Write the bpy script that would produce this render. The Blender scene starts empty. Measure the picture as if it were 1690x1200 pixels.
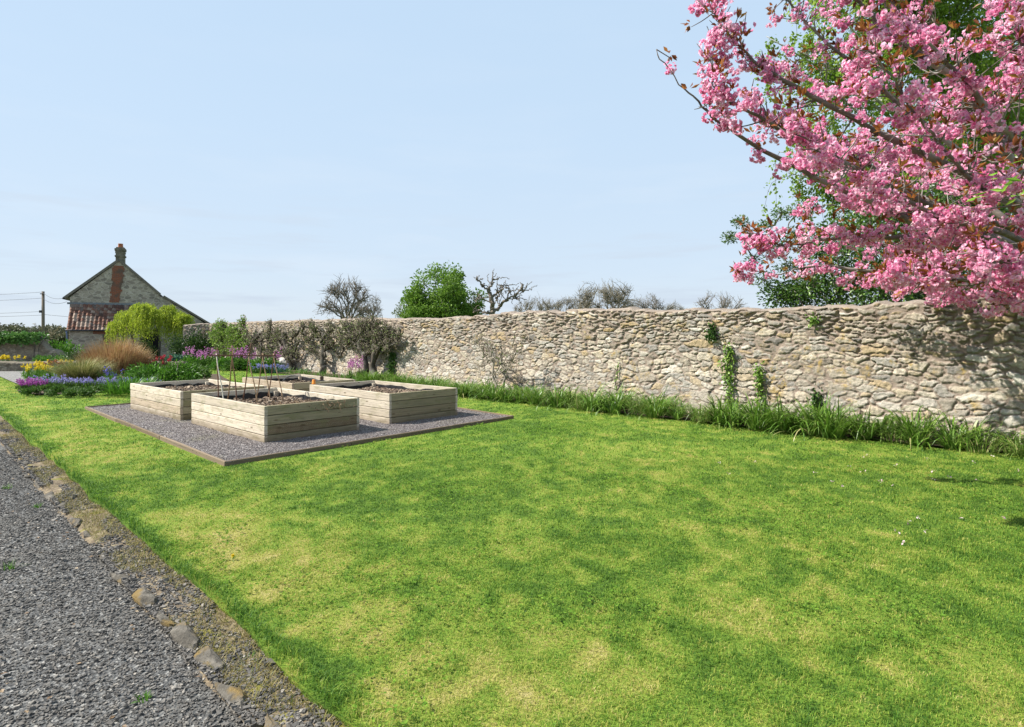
import bpy, math, random
import numpy as np
from mathutils import Vector, Matrix
scene = bpy.context.scene
COL = scene.collection
R = math.radians
np.seterr(all="ignore")
RNG = np.random.default_rng(7)
random.seed(7)
CAMH, F, CX, HY = 1.66, 1000.0, 845.0, 550.0

def P(px, py, Y):
    """point of the place that lies on a sight line of the survey photo at depth Y"""
    return np.array([(px-CX)/F*Y, Y, CAMH+(HY-py)/F*Y])

def G(px, py, z=0.0):
    Y = (CAMH-z)*F/(py-HY)
    return np.array([(px-CX)/F*Y, Y, z])

# ------------------------------------------------------------------ objects
def mk(name, V, Fs, mat=None, parent=None, smooth=False, attrs=None, cattrs=None):
    """one mesh object from vertex array and a list of face arrays (each of a fixed corner count)"""
    V = np.asarray(V, dtype=np.float32).reshape(-1, 3)
    if not isinstance(Fs, (list, tuple)): Fs = [Fs]
    Fs = [np.asarray(f, dtype=np.int32) for f in Fs if len(f)]
    me = bpy.data.meshes.new(name)
    loops = np.concatenate([f.ravel() for f in Fs])
    sizes = np.concatenate([np.full(len(f), f.shape[1], dtype=np.int32) for f in Fs])
    starts = np.concatenate([[0], np.cumsum(sizes)[:-1]]).astype(np.int32)
    me.vertices.add(len(V)); me.vertices.foreach_set('co', V.ravel())
    me.loops.add(len(loops)); me.loops.foreach_set('vertex_index', loops)
    me.polygons.add(len(sizes)); me.polygons.foreach_set('loop_start', starts)
    try: me.polygons.foreach_set('loop_total', sizes)
    except Exception: pass
    me.polygons.foreach_set('use_smooth', np.full(len(sizes), bool(smooth)))
    for k, a in (attrs or {}).items():
        at = me.attributes.new(k, 'FLOAT', 'POINT'); at.data.foreach_set('value', np.asarray(a, dtype=np.float32).ravel())
    for k, a in (cattrs or {}).items():
        at = me.attributes.new(k, 'FLOAT_VECTOR', 'POINT'); at.data.foreach_set('vector', np.asarray(a, dtype=np.float32).ravel())
    me.update(calc_edges=True); me.validate()
    if mat: me.materials.append(mat)
    o = bpy.data.objects.new(name, me); COL.objects.link(o)
    if parent: o.parent = parent
    return o

def tag(o, label=None, cat=None, group=None, kind=None):
    if label: o['label'] = label
    if cat: o['category'] = cat
    if group: o['group'] = group
    if kind: o['kind'] = kind
    return o

def empty(name, loc, label, cat, group=None, rz=0.0):
    o = bpy.data.objects.new(name, None); COL.objects.link(o)
    o.location = tuple(float(q) for q in loc); o.rotation_euler = (0, 0, rz)
    o.empty_display_size = 0.2
    return tag(o, label, cat, group)

def copy_tree(o, loc, rz=0.0, sc=1.0, label=None, group=None):
    c = o.copy(); COL.objects.link(c)
    c.location = tuple(float(q) for q in loc); c.rotation_euler = (0, 0, rz); c.scale = (sc, sc, sc)
    if label: c['label'] = label
    if group: c['group'] = group
    for ch in [q for q in bpy.data.objects if q.parent == o]:
        d = ch.copy(); COL.objects.link(d); d.parent = c
    return c

class MB:
    """mesh collector"""
    def __init__(s): s.V = []; s.F = {}; s.n = 0; s.A = []
    def add(s, V, Fs, a=None):
        V = np.asarray(V, dtype=np.float32).reshape(-1, 3)
        if not isinstance(Fs, (list, tuple)): Fs = [Fs]
        for f in Fs:
            f = np.atleast_2d(np.asarray(f, dtype=np.int32))
            if f.size: s.F.setdefault(f.shape[1], []).append(f + s.n)
        s.V.append(V); s.n += len(V)
        s.A.append(np.zeros((len(V), 3), np.float32) if a is None else np.broadcast_to(np.asarray(a, np.float32), (len(V), 3)))
    def box(s, c, size, rz=0.0, a=None, axes=None):
        h = np.array(size)/2
        q = np.array([[x, y, z] for z in (-1, 1) for y in (-1, 1) for x in (-1, 1)], float)*h
        if axes is not None: q = q @ np.array(axes)
        elif rz:
            cr, sr = math.cos(rz), math.sin(rz)
            q = np.stack([q[:, 0]*cr-q[:, 1]*sr, q[:, 0]*sr+q[:, 1]*cr, q[:, 2]], 1)
        s.add(q+np.array(c), BOXF, a)
    def tube(s, pts, rad, n=6, a=None, cap=True):
        V, Fq = tube(pts, rad, n); s.add(V, Fq, a)
    def prism(s, poly, y0, y1):
        """polygon in XZ pushed from y0 to y1"""
        n = len(poly); p = np.array(poly, float)
        V = np.concatenate([np.stack([p[:, 0], np.full(n, y0), p[:, 1]], 1), np.stack([p[:, 0], np.full(n, y1), p[:, 1]], 1)])
        i = np.arange(n); j = (i+1) % n
        s.add(V, [np.stack([i, j, j+n, i+n], 1)[:, ::-1], i[None], (i[::-1]+n)[None]])
    def build(s, name, mat, parent=None, smooth=False, att=None):
        return mk(name, np.concatenate(s.V), [np.concatenate(v) for v in s.F.values()], mat, parent, smooth,
                  None, {att: np.concatenate(s.A)} if att else None)

BOXF = np.array([[0, 2, 3, 1], [4, 5, 7, 6], [0, 1, 5, 4], [2, 6, 7, 3], [0, 4, 6, 2], [1, 3, 7, 5]])

def nrm(v):
    v = np.asarray(v, float); return v/(np.linalg.norm(v, axis=-1, keepdims=True)+1e-12)

def tube(pts, rad, n=6):
    pts = np.asarray(pts, float); m = len(pts); rad = np.broadcast_to(np.asarray(rad, float), (m,))
    t = np.gradient(pts, axis=0); t = nrm(t)
    ref = np.array([0, 0, 1.0]) if abs(t[:, 2]).max() < 0.9 else np.array([0.31, 0.95, 0.05])
    u = nrm(np.cross(t, ref)); w = np.cross(t, u)
    an = np.arange(n)*2*math.pi/n
    V = pts[:, None]+rad[:, None, None]*(u[:, None]*np.cos(an)[None, :, None]+w[:, None]*np.sin(an)[None, :, None])
    V = V.reshape(-1, 3)
    i = np.arange(m-1)[:, None]*n; k = np.arange(n)[None]; k2 = (k+1) % n
    Fq = np.stack([i+k, i+k2, i+n+k2, i+n+k], -1).reshape(-1, 4)
    Fs = [Fq]
    if n > 2: Fs += [np.arange(n)[None, ::-1], (np.arange(n)+(m-1)*n)[None]]
    return V, Fs

def vnoise(x, y, seed=0):
    """value noise in [0,1]"""
    xi = np.floor(x).astype(np.int64); yi = np.floor(y).astype(np.int64)
    fx = x-xi; fy = y-yi; fx = fx*fx*(3-2*fx); fy = fy*fy*(3-2*fy)
    h = lambda a, b: hash2(a, b, seed)
    return (h(xi, yi)*(1-fx)+h(xi+1, yi)*fx)*(1-fy)+(h(xi, yi+1)*(1-fx)+h(xi+1, yi+1)*fx)*fy

def hash2(a, b, seed=0):
    n = (a*374761393+b*668265263+seed*2147483647+seed*97) & 0xffffffff
    n = ((n ^ (n >> 13))*1274126177) & 0xffffffff
    n = ((n ^ (n >> 16))*2246822519) & 0xffffffff
    return ((n ^ (n >> 15)) & 0xffffff)/float(0xffffff)

def fbm(x, y, seed=0, o=3):
    r = 0; a = .5; t = 0
    for k in range(o):
        r = r+a*vnoise(x*2**k, y*2**k, seed+k); t += a; a *= .5
    return r/t

def rdir(n, rng=RNG):
    return nrm(rng.normal(size=(n, 3)))

def leaves(pts, L, W, rng=RNG, up=0.3, droop=0.0, ax=None, fold=.15):
    """one four-cornered leaf per point: base, two shoulders, tip"""
    pts = np.asarray(pts, float); n = len(pts)
    if ax is None: ax = rdir(n, rng)
    ax = ax.copy(); ax[:, 2] -= droop; ax = nrm(ax)
    nn = rdir(n, rng); nn[:, 2] += up; sd = nrm(np.cross(ax, nn)); nn = np.cross(sd, ax)
    L = np.broadcast_to(np.asarray(L, float), (n,))*rng.uniform(.7, 1.25, n); W = np.broadcast_to(np.asarray(W, float), (n,))*rng.uniform(.75, 1.2, n)
    b = pts; t = pts+ax*L[:, None]; m = pts+ax*(L*.5)[:, None]
    off = nn*(W*fold)[:, None]
    V = np.stack([b, m+sd*(W/2)[:, None]+off, t, m-sd*(W/2)[:, None]+off], 1).reshape(-1, 3)
    return V, np.arange(4*n).reshape(n, 4)

def strips(base, az, L, W, lean, arch, seg=5, rng=RNG, taper=1.0):
    """arching strap leaves; base (n,3), heading az, length, width, start lean from the vertical, extra bend"""
    n = len(base); s = np.linspace(0, 1, seg+1)
    ang = lean[:, None]+arch[:, None]*s[None]**1.4
    d = L[:, None]/seg
    hx = np.cumsum(np.sin(ang)*d, 1)-np.sin(ang)*d; hz = np.cumsum(np.cos(ang)*d, 1)-np.cos(ang)*d
    cx, sx = np.cos(az)[:, None], np.sin(az)[:, None]
    C = np.stack([base[:, 0:1]+hx*cx, base[:, 1:2]+hx*sx, base[:, 2:3]+hz], -1)
    tw = rng.uniform(-.5, .5, n)[:, None]
    side = np.stack([-np.sin(az[:, None]+tw)*np.ones_like(hx), np.cos(az[:, None]+tw)*np.ones_like(hx), np.zeros_like(hx)], -1)
    w = W[:, None]*(1-s[None]**(2.2*taper))*.5+W[:, None]*.03
    V = np.stack([C+side*w[..., None], C-side*w[..., None]], 2).reshape(-1, 3)
    k = 2*(seg+1); i = np.arange(n)[:, None]*k+2*np.arange(seg)[None]
    Fq = np.stack([i, i+1, i+3, i+2], -1).reshape(-1, 4)
    return V, Fq

# ------------------------------------------------------------------ nodes
def new_mat(name):
    m = bpy.data.materials.new(name); m.use_nodes = True
    nt = m.node_tree; nt.nodes.clear()
    return m, nt

def nd(nt, typ, ins=None, **props):
    n = nt.nodes.new(typ)
    for k, v in props.items(): setattr(n, k, v)
    for k, v in (ins or {}).items():
        s = n.inputs[k]
        if isinstance(v, bpy.types.NodeSocket): nt.links.new(v, s)
        elif isinstance(v, bpy.types.Node): nt.links.new(v.outputs[0], s)
        else:
            if s.type == 'RGBA' and len(v) == 3: v = (*v, 1)
            s.default_value = v
    return n

def ramp(nt, fac, stops, interp='LINEAR'):
    n = nd(nt, 'ShaderNodeValToRGB', {0: fac}); cr = n.color_ramp; cr.interpolation = interp
    while len(cr.elements) < len(stops): cr.elements.new(.5)
    for e, (p, c) in zip(cr.elements, stops):
        e.position = p; e.color = (*c, 1) if len(c) == 3 else c
    return n.outputs[0]

def mixc(nt, fac, a, b, mode='MIX'):
    n = nd(nt, 'ShaderNodeMix', data_type='RGBA', blend_type=mode)
    for i, v in ((0, fac), (6, a), (7, b)):
        s = n.inputs[i]
        if isinstance(v, bpy.types.NodeSocket): nt.links.new(v, s)
        else: s.default_value = v if i == 0 else ((*v, 1) if len(v) == 3 else v)
    return n.outputs[2]

def mth(nt, op, a, b=0.0, clamp=False):
    n = nd(nt, 'ShaderNodeMath', {0: a, 1: b}, operation=op); n.use_clamp = clamp
    return n.outputs[0]

def noise(nt, vec, scale, detail=3, rough=.55, out=0, dist=0.0):
    return nd(nt, 'ShaderNodeTexNoise', {'Vector': vec, 'Scale': scale, 'Detail': detail, 'Roughness': rough, 'Distortion': dist}).outputs[out]

def maprange(nt, v, a, b, c=0.0, d=1.0):
    return nd(nt, 'ShaderNodeMapRange', {0: v, 1: a, 2: b, 3: c, 4: d}).outputs[0]

def ocoord(nt): return nd(nt, 'ShaderNodeTexCoord').outputs['Object']
def gpos(nt): return nd(nt, 'ShaderNodeNewGeometry').outputs['Position']
def isl(nt): return nd(nt, 'ShaderNodeNewGeometry').outputs['Random Per Island']
def scalev(nt, v, s): return nd(nt, 'ShaderNodeMapping', {'Vector': v, 'Scale': s}).outputs[0]
def attr(nt, name, out='Fac'): return nd(nt, 'ShaderNodeAttribute', attribute_name=name).outputs[out]

def finish(m, nt, col, rough=.8, bump=None, bstr=.4, bdist=.02, spec=.3, metal=0.0):
    b = nd(nt, 'ShaderNodeBsdfPrincipled', {'Base Color': col, 'Roughness': rough, 'Specular IOR Level': spec, 'Metallic': metal})
    if bump is not None:
        bn = nd(nt, 'ShaderNodeBump', {'Height': bump, 'Strength': bstr, 'Distance': bdist})
        nt.links.new(bn.outputs[0], b.inputs['Normal'])
    o = nd(nt, 'ShaderNodeOutputMaterial', {0: b})
    return m

def m_leaf(name, stops, trans=.35, rough=.55, var=None, vscale=1.2, spec=.25):
    """leaf or petal: colour by leaf, drifting slowly through the plant; some light passes through"""
    m, nt = new_mat(name)
    r = isl(nt)
    c = ramp(nt, r, stops)
    if var:
        c = mixc(nt, maprange(nt, noise(nt, gpos(nt), vscale, 2), .42, .62), c, var)
    b = nd(nt, 'ShaderNodeBsdfPrincipled', {'Base Color': c, 'Roughness': rough, 'Specular IOR Level': spec})
    t = nd(nt, 'ShaderNodeBsdfTranslucent', {'Color': c})
    mx = nd(nt, 'ShaderNodeMixShader', {0: trans, 1: b, 2: t})
    nd(nt, 'ShaderNodeOutputMaterial', {0: mx})
    return m

def m_bark(name, c1, c2, scale=9.0, stretch=(1, 1, .25), c3=None):
    m, nt = new_mat(name)
    p = scalev(nt, gpos(nt), stretch)
    f = noise(nt, p, scale, 5, .65)
    c = ramp(nt, f, [(.33, c1), (.66, c2)])
    if c3: c = mixc(nt, maprange(nt, noise(nt, gpos(nt), 2.5, 3), .52, .66), c, c3)
    return finish(m, nt, c, .85, f, .6, .02, .2)

def m_plain(name, c, rough=.7, c2=None, scale=20.0, spec=.3, metal=0.0):
    m, nt = new_mat(name)
    f = noise(nt, gpos(nt), scale, 4)
    col = ramp(nt, f, [(.35, c), (.65, c2 or tuple(min(1, x*1.25) for x in c))])
    return finish(m, nt, col, rough, f, .15, .01, spec, metal)
# ------------------------------------------------------------------ frame, world, sun, camera
S2 = math.sqrt(.5)
def AC(a, c): return np.stack([S2*(c-a), S2*(c+a)], -1)
def toAC(x, y): return S2*(y-x), S2*(x+y)
W0 = np.array([7.2, 8.5]); WD = nrm(np.array([-.674, .739])); WN = np.array([-WD[1], WD[0]])
if WN[1] > 0: WN = -WN
def WP(t, d=0.0, z=0.0):
    t = np.asarray(t, float); d = np.asarray(d, float)+0*t
    return np.stack([W0[0]+WD[0]*t+WN[0]*d, W0[1]+WD[1]*t+WN[1]*d, np.asarray(z, float)+0*t], -1)
def wall_td(x, y): return (x-W0[0])*WD[0]+(y-W0[1])*WD[1], (x-W0[0])*WN[0]+(y-W0[1])*WN[1]
def t_of_px(px):
    r = (px-CX)/F; return (W0[0]-W0[1]*r)/(-WD[0]+WD[1]*r)
def border_w(t): return np.interp(t, [-9, 0, 3.3, 10.4, 20, 36], [.6, .65, 1.0, 1.4, 1.5, 1.7])

SUN_EL, SUN_AZ = R(46), R(-92)           # azimuth measured from +Y towards +X: the sun stands to the left
sd = Vector((math.sin(SUN_AZ)*math.cos(SUN_EL), math.cos(SUN_AZ)*math.cos(SUN_EL), math.sin(SUN_EL)))
sl = bpy.data.lights.new('sun', 'SUN'); sl.energy = 5.0; sl.angle = R(.6); sl.color = (1, .95, .86)
so = bpy.data.objects.new('sun', sl); COL.objects.link(so); so.location = sd*50
so.rotation_euler = sd.to_track_quat('Z', 'Y').to_euler()

w = bpy.data.worlds.new('World'); scene.world = w; w.use_nodes = True
nt = w.node_tree; nt.nodes.clear()
sky = nd(nt, 'ShaderNodeTexSky', sky_type='NISHITA')
sky.sun_disc = False; sky.sun_elevation = SUN_EL; sky.sun_rotation = SUN_AZ
sky.altitude = 50; sky.air_density = 1.0; sky.dust_density = 1.2; sky.ozone_density = 1.5
tc = nd(nt, 'ShaderNodeTexCoord').outputs['Generated']
sep = nd(nt, 'ShaderNodeSeparateXYZ', {0: tc})
elev = sep.outputs[2]
# thin high veil, whiter towards the horizon, with a few faint flat clouds low down
veilc = ramp(nt, elev, [(0.0, (5.5, 6.2, 6.9)), (.10, (5.0, 6.0, 7.1)), (.30, (4.6, 5.85, 7.25)), (.75, (4.0, 5.45, 7.1))])
cl = noise(nt, scalev(nt, tc, (1.6, 1.6, 9.0)), 2.3, 5, .55)
clf = mth(nt, 'MULTIPLY', maprange(nt, cl, .50, .72), ramp(nt, elev, [(0, (.45,)*3), (.16, (.25,)*3), (.35, (.06,)*3), (.7, (.02,)*3)]))
cl2 = noise(nt, scalev(nt, tc, (2.0, 2.0, 22.0)), 2.2, 4, .55)
clg = mth(nt, 'MULTIPLY', maprange(nt, cl2, .52, .68), ramp(nt, elev, [(.0, (0,)*3), (.05, (.8,)*3), (.16, (.4,)*3), (.24, (0,)*3)]))
c1 = mixc(nt, .90, sky.outputs[0], veilc)
c2 = mixc(nt, clf, c1, (5.9, 6.5, 7.2))
c3 = mixc(nt, clg, c2, (4.6, 5.3, 6.2))
bg = nd(nt, 'ShaderNodeBackground', {0: c3, 1: .0725})
nd(nt, 'ShaderNodeOutputWorld', {0: bg})

cam = bpy.data.cameras.new('camera'); co = bpy.data.objects.new('camera', cam); COL.objects.link(co)
co.location = (0, 0, CAMH); co.rotation_euler = (R(90), 0, 0)
cam.sensor_fit = 'HORIZONTAL'; cam.sensor_width = 36; cam.lens = 36*F/1690
cam.shift_y = -(600-HY)/1690; cam.shift_x = 0
cam.clip_start = .05; cam.clip_end = 6000
scene.camera = co
scene.view_settings.view_transform = 'Standard'; scene.view_settings.look = 'None'
scene.view_settings.gamma = 1; scene.view_settings.exposure = .93
scene.cycles.max_bounces = 6; scene.cycles.diffuse_bounces = 3; scene.cycles.transmission_bounces = 3
scene.cycles.transparent_max_bounces = 4; scene.cycles.use_denoising = True

# ------------------------------------------------------------------ outlines on the ground
PADN, PADL, PADR = G(371, 762, .06)[:2], G(140, 671, .06)[:2], G(848, 686, .06)[:2]
PADF = PADL+PADR-PADN+np.array([.1, .6])
PAD = np.array([PADN, PADR, PADF, PADL])
ISL = np.array([(-14.8, 18.3), (-13.9, 17.0), (-12.6, 16.1), (-11.7, 16.6), (-10.6, 17.7), (-9.7, 19.0), (-9.7, 20.8), (-11.6, 24), (-14.5, 26), (-17.5, 24.4), (-16.6, 21)])
TURN = AC(np.array([21.6, 22.3, 31, 44, 44, 33, 25.2, 23.0]), np.array([3.2, 2.55, 2.5, 2.5, 8.2, 8.4, 8.5, 7.6]))
def inpoly(x, y, poly):
    r = np.zeros(x.shape, bool); n = len(poly)
    for i in range(n):
        x1, y1 = poly[i]; x2, y2 = poly[(i+1) % n]
        k = ((y1 > y) != (y2 > y)) & (x < (x2-x1)*(y-y1)/(y2-y1+1e-12)+x1)
        r ^= k
    return r
def grow_poly(poly, d):
    c = poly.mean(0); v = poly-c; return c+v*(1+d/np.linalg.norm(v, axis=1, keepdims=True))

def lawn_c0(a): return 1.345+.05*(vnoise(a*2.3, a*0, 3)-.5)+.05*(vnoise(a*.8, a*0+7, 5)-.5)

def turf_tone(x, y):
    """how yellow the turf is here"""
    wx, wy = x+.35*(fbm(x*2.2, y*2.2, 81, 2)-.5), y+.35*(fbm(x*2.2+7, y*2.2, 83, 2)-.5)
    q = .16*fbm(wx*.62+3+.3*wy, wy*.62, 11, 3)+.19*fbm(wx*1.9, wy*1.9+9, 21, 3)+.50*fbm(wx*6.5, wy*6.5, 23, 4)+.40*fbm(wx*17, wy*17, 25, 2)
    d = (q-.625)*1.75+.25
    x, y = x+.5*(fbm(x*1.6, y*1.6, 85, 3)-.5), y+.5*(fbm(x*1.6+5, y*1.6, 87, 3)-.5)
    for gx, gy, r, k in ((1.25, 3.65, .55, .75), (1.75, 4.75, .75, .55), (.7, 5.7, .8, .6), (.05, 4.9, .5, .45), (-2.6, 4.95, .6, .6),
                         (-1.65, 3.85, .55, .6), (.2, 3.2, .45, .5), (-.7, 2.75, .5, .5), (2.6, 8.6, .8, .55), (1.3, 9.3, .7, .4), (-5.3, 7.6, 1.0, .5),
                         (-3.4, 5.9, .7, .35), (.2, 7.2, .8, .4), (4.4, 6.6, .5, .4), (1.0, 2.9, .4, .4)):
        d = d+.19*k*np.exp(-((x-gx)**2+(y-gy)**2)/(2*(r*.6)**2))
    for gx, gy, r, k in ((-1.1, 6.3, .8, .5), (-.6, 5.0, .55, .5), (-1.0, 3.9, .5, .4), (.2, 3.9, .45, .35), (3.4, 5.0, 1.1, .5), (3.3, 7.3, 1.1, .4), (2.6, 3.4, .7, .45), (-2.9, 7.0, .7, .35)):  # soft dark bands, taken for bare-tree shadow, painted in as greener turf
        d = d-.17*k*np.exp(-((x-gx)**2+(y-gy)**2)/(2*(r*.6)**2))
    a, c = toAC(x, y)
    d = d+.25*np.exp(-((c-1.9)/.5)**2)*(vnoise(a*.7, c, 8) > .4)
    d = d-.5*np.exp(-((c-1.38)/.10)**2)
    return np.clip(d, 0, 1)

def lawn_colour(nt, jitter):
    d = attr(nt, 'dry')
    f = mth(nt, 'ADD', d, jitter)
    return ramp(nt, f, [(.0, (.060, .145, .018)), (.22, (.140, .270, .028)), (.46, (.250, .350, .046)), (.72, (.40, .385, .09)), (1, (.56, .47, .20))])

# ------------------------------------------------------------------ terrain, lawn, soil, gravel
m, nt = new_mat('field'); p = gpos(nt)
c = ramp(nt, noise(nt, p, .03, 4), [(.35, (.06, .11, .025)), (.6, (.12, .17, .05)), (.75, (.2, .19, .09))])
FIELD = finish(m, nt, c, .95, noise(nt, p, 2, 4), .5, .1, .1)
xs = np.concatenate([-np.geomspace(3000, 8, 24), np.linspace(-6, 6, 5), np.geomspace(8, 3000, 24)])
X, Y = np.meshgrid(xs, xs+10); Z = -.16-.9*np.clip((np.hypot(X, Y)-60)/150, 0, 1)
n = len(xs); i = np.arange(n-1)[:, None]*n+np.arange(n-1)[None]
tag(mk('terrain', np.stack([X, Y, Z], -1), np.stack([i, i+1, i+n+1, i+n], -1).reshape(-1, 4), FIELD, smooth=True), kind='structure')

# gravel of the path
m, nt = new_mat('path_gravel'); p = gpos(nt)
vor = nd(nt, 'ShaderNodeTexVoronoi', {'Vector': p, 'Scale': 62.0})
cc = ramp(nt, nd(nt, 'ShaderNodeSeparateXYZ', {0: vor.outputs['Color']}).outputs[0], [(0, (.04, .04, .04)), (.5, (.085, .084, .082)), (.85, (.15, .147, .14)), (1, (.28, .27, .25))])
big = maprange(nt, noise(nt, p, 1.4, 4), .45, .7)
cc = mixc(nt, big, cc, (.10, .095, .085))
PATHM = finish(m, nt, cc, .8, vor.outputs['Distance'], 1.0, .012, .3)
def grid(name, A, C, zf, mat, kind='structure', attrs=None):
    a, c = np.meshgrid(A, C, indexing='ij'); q = AC(a, c); z = zf(a, c)
    n = len(C); i = np.arange(len(A)-1)[:, None]*n+np.arange(n-1)[None]
    V = np.concatenate([q, z[..., None]], -1)
    o = mk(name, V, np.stack([i, i+n, i+n+1, i+1], -1).reshape(-1, 4), mat, smooth=True, attrs=attrs(V) if attrs else None)
    if kind: o['kind'] = kind
    return o
grid('gravel_path', np.concatenate([np.arange(-9, 16, .25), np.arange(16, 50, 1.0)]), np.concatenate([np.arange(-8, -1, .5), np.arange(-1, 1.5, .1), np.array([1.5, 4, 8, 13])]),
     lambda a, c: -.085+.016*fbm(a*1.3, c*1.3, 5)-.012*np.clip(c-.2, 0, 1), PATHM)

# the stony verge between kerb stones and turf
m, nt = new_mat('verge_soil'); p = gpos(nt)
f1 = noise(nt, p, 14, 5, .65); f2 = noise(nt, p, 2.6, 4)
c = ramp(nt, f1, [(.3, (.075, .06, .045)), (.5, (.16, .125, .085)), (.68, (.28, .235, .155))])
c = mixc(nt, maprange(nt, noise(nt, p, 5, 4), .58, .66), c, (.16, .15, .035))
VERGE = finish(m, nt, c, .95, f1, .9, .02, .1)
grid('soil_verge', np.arange(-3, 24, .1), np.linspace(1.03, 1.44, 9), lambda a, c: -.052+.05*(fbm(a*4, c*4, 15)-.5)+.02*(c-1.2)-.05*np.clip((1.13-c)/.10, 0, 1), VERGE)

# turf
m, nt = new_mat('turf'); p = gpos(nt)
j = mth(nt, 'MULTIPLY', mth(nt, 'SUBTRACT', noise(nt, p, 30, 4, .7), .5), 1.2)
c = lawn_colour(nt, j)
c = mixc(nt, .34, c, (.10, .115, .03), 'MIX')
TURF = finish(m, nt, c, .95, noise(nt, p, 55, 4, .7), 1.0, .03, .1)
A = np.concatenate([np.arange(-9, 12, .12), np.arange(12, 37, .25)]); NC = 74
sgrid = np.linspace(0, 1, NC)**1.15
rowsV = []
for a in A:
    c0 = lawn_c0(np.array(a)); c1 = 11.1+.046*(a-.92)+.05
    cc_ = c0+(c1-c0)*sgrid
    q = AC(np.full(NC, a), cc_)
    z = .02*(fbm(q[:, 0]*.7, q[:, 1]*.7, 31)-.5)
    top = np.concatenate([q, z[:, None]], 1)
    sk = AC(np.array([a, a]), np.array([c0+.0, c0+.02])); sk = np.concatenate([sk, np.array([[-.10], [-.035]])], 1)
    rowsV.append(np.concatenate([sk, top]))
V = np.array(rowsV); n = NC+2; i = np.arange(len(A)-1)[:, None]*n+np.arange(n-1)[None]
V = V.reshape(-1, 3)
def lawn_z(x, y): return .02*(fbm(x*.7, y*.7, 31)-.5)
tag(mk('lawn', V, np.stack([i, i+n, i+n+1, i+1], -1).reshape(-1, 4), TURF, smooth=True, attrs={'dry': turf_tone(V[:, 0], V[:, 1])}), kind='structure')

# border soil along the wall and island soil
m, nt = new_mat('border_soil'); p = gpos(nt)
f = noise(nt, p, 16, 5, .7)
c = ramp(nt, f, [(.3, (.05, .038, .026)), (.55, (.11, .085, .06)), (.72, (.19, .15, .11))])
SOIL = finish(m, nt, c, .95, f, 1.0, .04, .1)
T = np.arange(-9, 37.2, .3); ds = np.linspace(0, 1, 7)
V = np.array([WP(np.full(7, t), ds*(border_w(t)-.26+.16*vnoise(np.array(t*1.7), np.array(0.)))+.0, .022+.03*np.sin(ds*math.pi)+.02*vnoise(t*3+ds*5, ds*7)) for t in T]); n = 7
i = np.arange(len(T)-1)[:, None]*n+np.arange(n-1)[None]
tag(mk('border_soil', V.reshape(-1, 3), np.stack([i, i+1, i+n+1, i+n], -1).reshape(-1, 4), SOIL, smooth=True), kind='structure')

def disc(name, poly, z0, z1, mat, rings=8, sub=4):
    pl = np.array(poly); k = len(pl); tt = np.arange(k*sub)/sub; i0 = tt.astype(int); f = (tt-i0)[:, None]
    b = pl[i0 % k]*(1-f)+pl[(i0+1) % k]*f; c = b.mean(0); V = []; m_ = len(b)
    for r in range(rings+1):
        s = 1-r/rings; q = c+(b-c)*s
        V.append(np.concatenate([q, (z0+(z1-z0)*(1-s**3)+(.05*(z1-z0 > .02))*(fbm(q[:, 0]*3, q[:, 1]*3, 41)-.5))[:, None]], 1))
    i = np.arange(rings)[:, None]*m_+np.arange(m_)[None]; j = np.arange(rings)[:, None]*m_+((np.arange(m_)+1) % m_)[None]
    return tag(mk(name, np.concatenate(V), np.stack([i, j, j+m_, i+m_], -1).reshape(-1, 4), mat, smooth=True), kind='structure')
m, nt = new_mat('pale_gravel'); p = gpos(nt)
vor = nd(nt, 'ShaderNodeTexVoronoi', {'Vector': p, 'Scale': 45.0})
c = ramp(nt, nd(nt, 'ShaderNodeSeparateXYZ', {0: vor.outputs['Color']}).outputs[0], [(0, (.10, .097, .09)), (.5, (.19, .182, .17)), (1, (.28, .27, .255))])
PALE = finish(m, nt, c, .85, vor.outputs['Distance'], .8, .01, .2)
disc('gravel_turning', TURN, .03, .034, PALE, 2, 2)
disc('island_soil', ISL, .036, .16, SOIL)

# gravel square under the raised beds
m, nt = new_mat('mauve_gravel'); p = gpos(nt)
vor = nd(nt, 'ShaderNodeTexVoronoi', {'Vector': p, 'Scale': 55.0})
sx = nd(nt, 'ShaderNodeSeparateXYZ', {0: vor.outputs['Color']}).outputs[0]
c = ramp(nt, sx, [(0, (.09, .078, .076)), (.5, (.17, .15, .146)), (.9, (.25, .225, .22)), (1, (.45, .43, .42))])
c = mixc(nt, mth(nt, 'MULTIPLY', maprange(nt, noise(nt, p, 1.1, 4), .54, .7), .6), c, (.17, .16, .09))
MAUVE = finish(m, nt, c, .85, vor.outputs['Distance'], 1.0, .012, .25)
ss = np.linspace(0, 1, 60)
u, v = np.meshgrid(ss, ss, indexing='ij')
q = (PADN*(1-u)[..., None]+PADR*u[..., None])*(1-v)[..., None]+(PADL*(1-u)[..., None]+PADF*u[..., None])*v[..., None]
z = .032+.02*(fbm(q[..., 0]*1.3, q[..., 1]*1.3, 51)-.5)+.01*fbm(q[..., 0]*6, q[..., 1]*6, 55)
i = np.arange(59)[:, None]*60+np.arange(59)[None]
tag(mk('gravel_square', np.concatenate([q, z[..., None]], -1), np.stack([i, i+60, i+61, i+1], -1).reshape(-1, 4), MAUVE, smooth=True), kind='structure')

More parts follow.
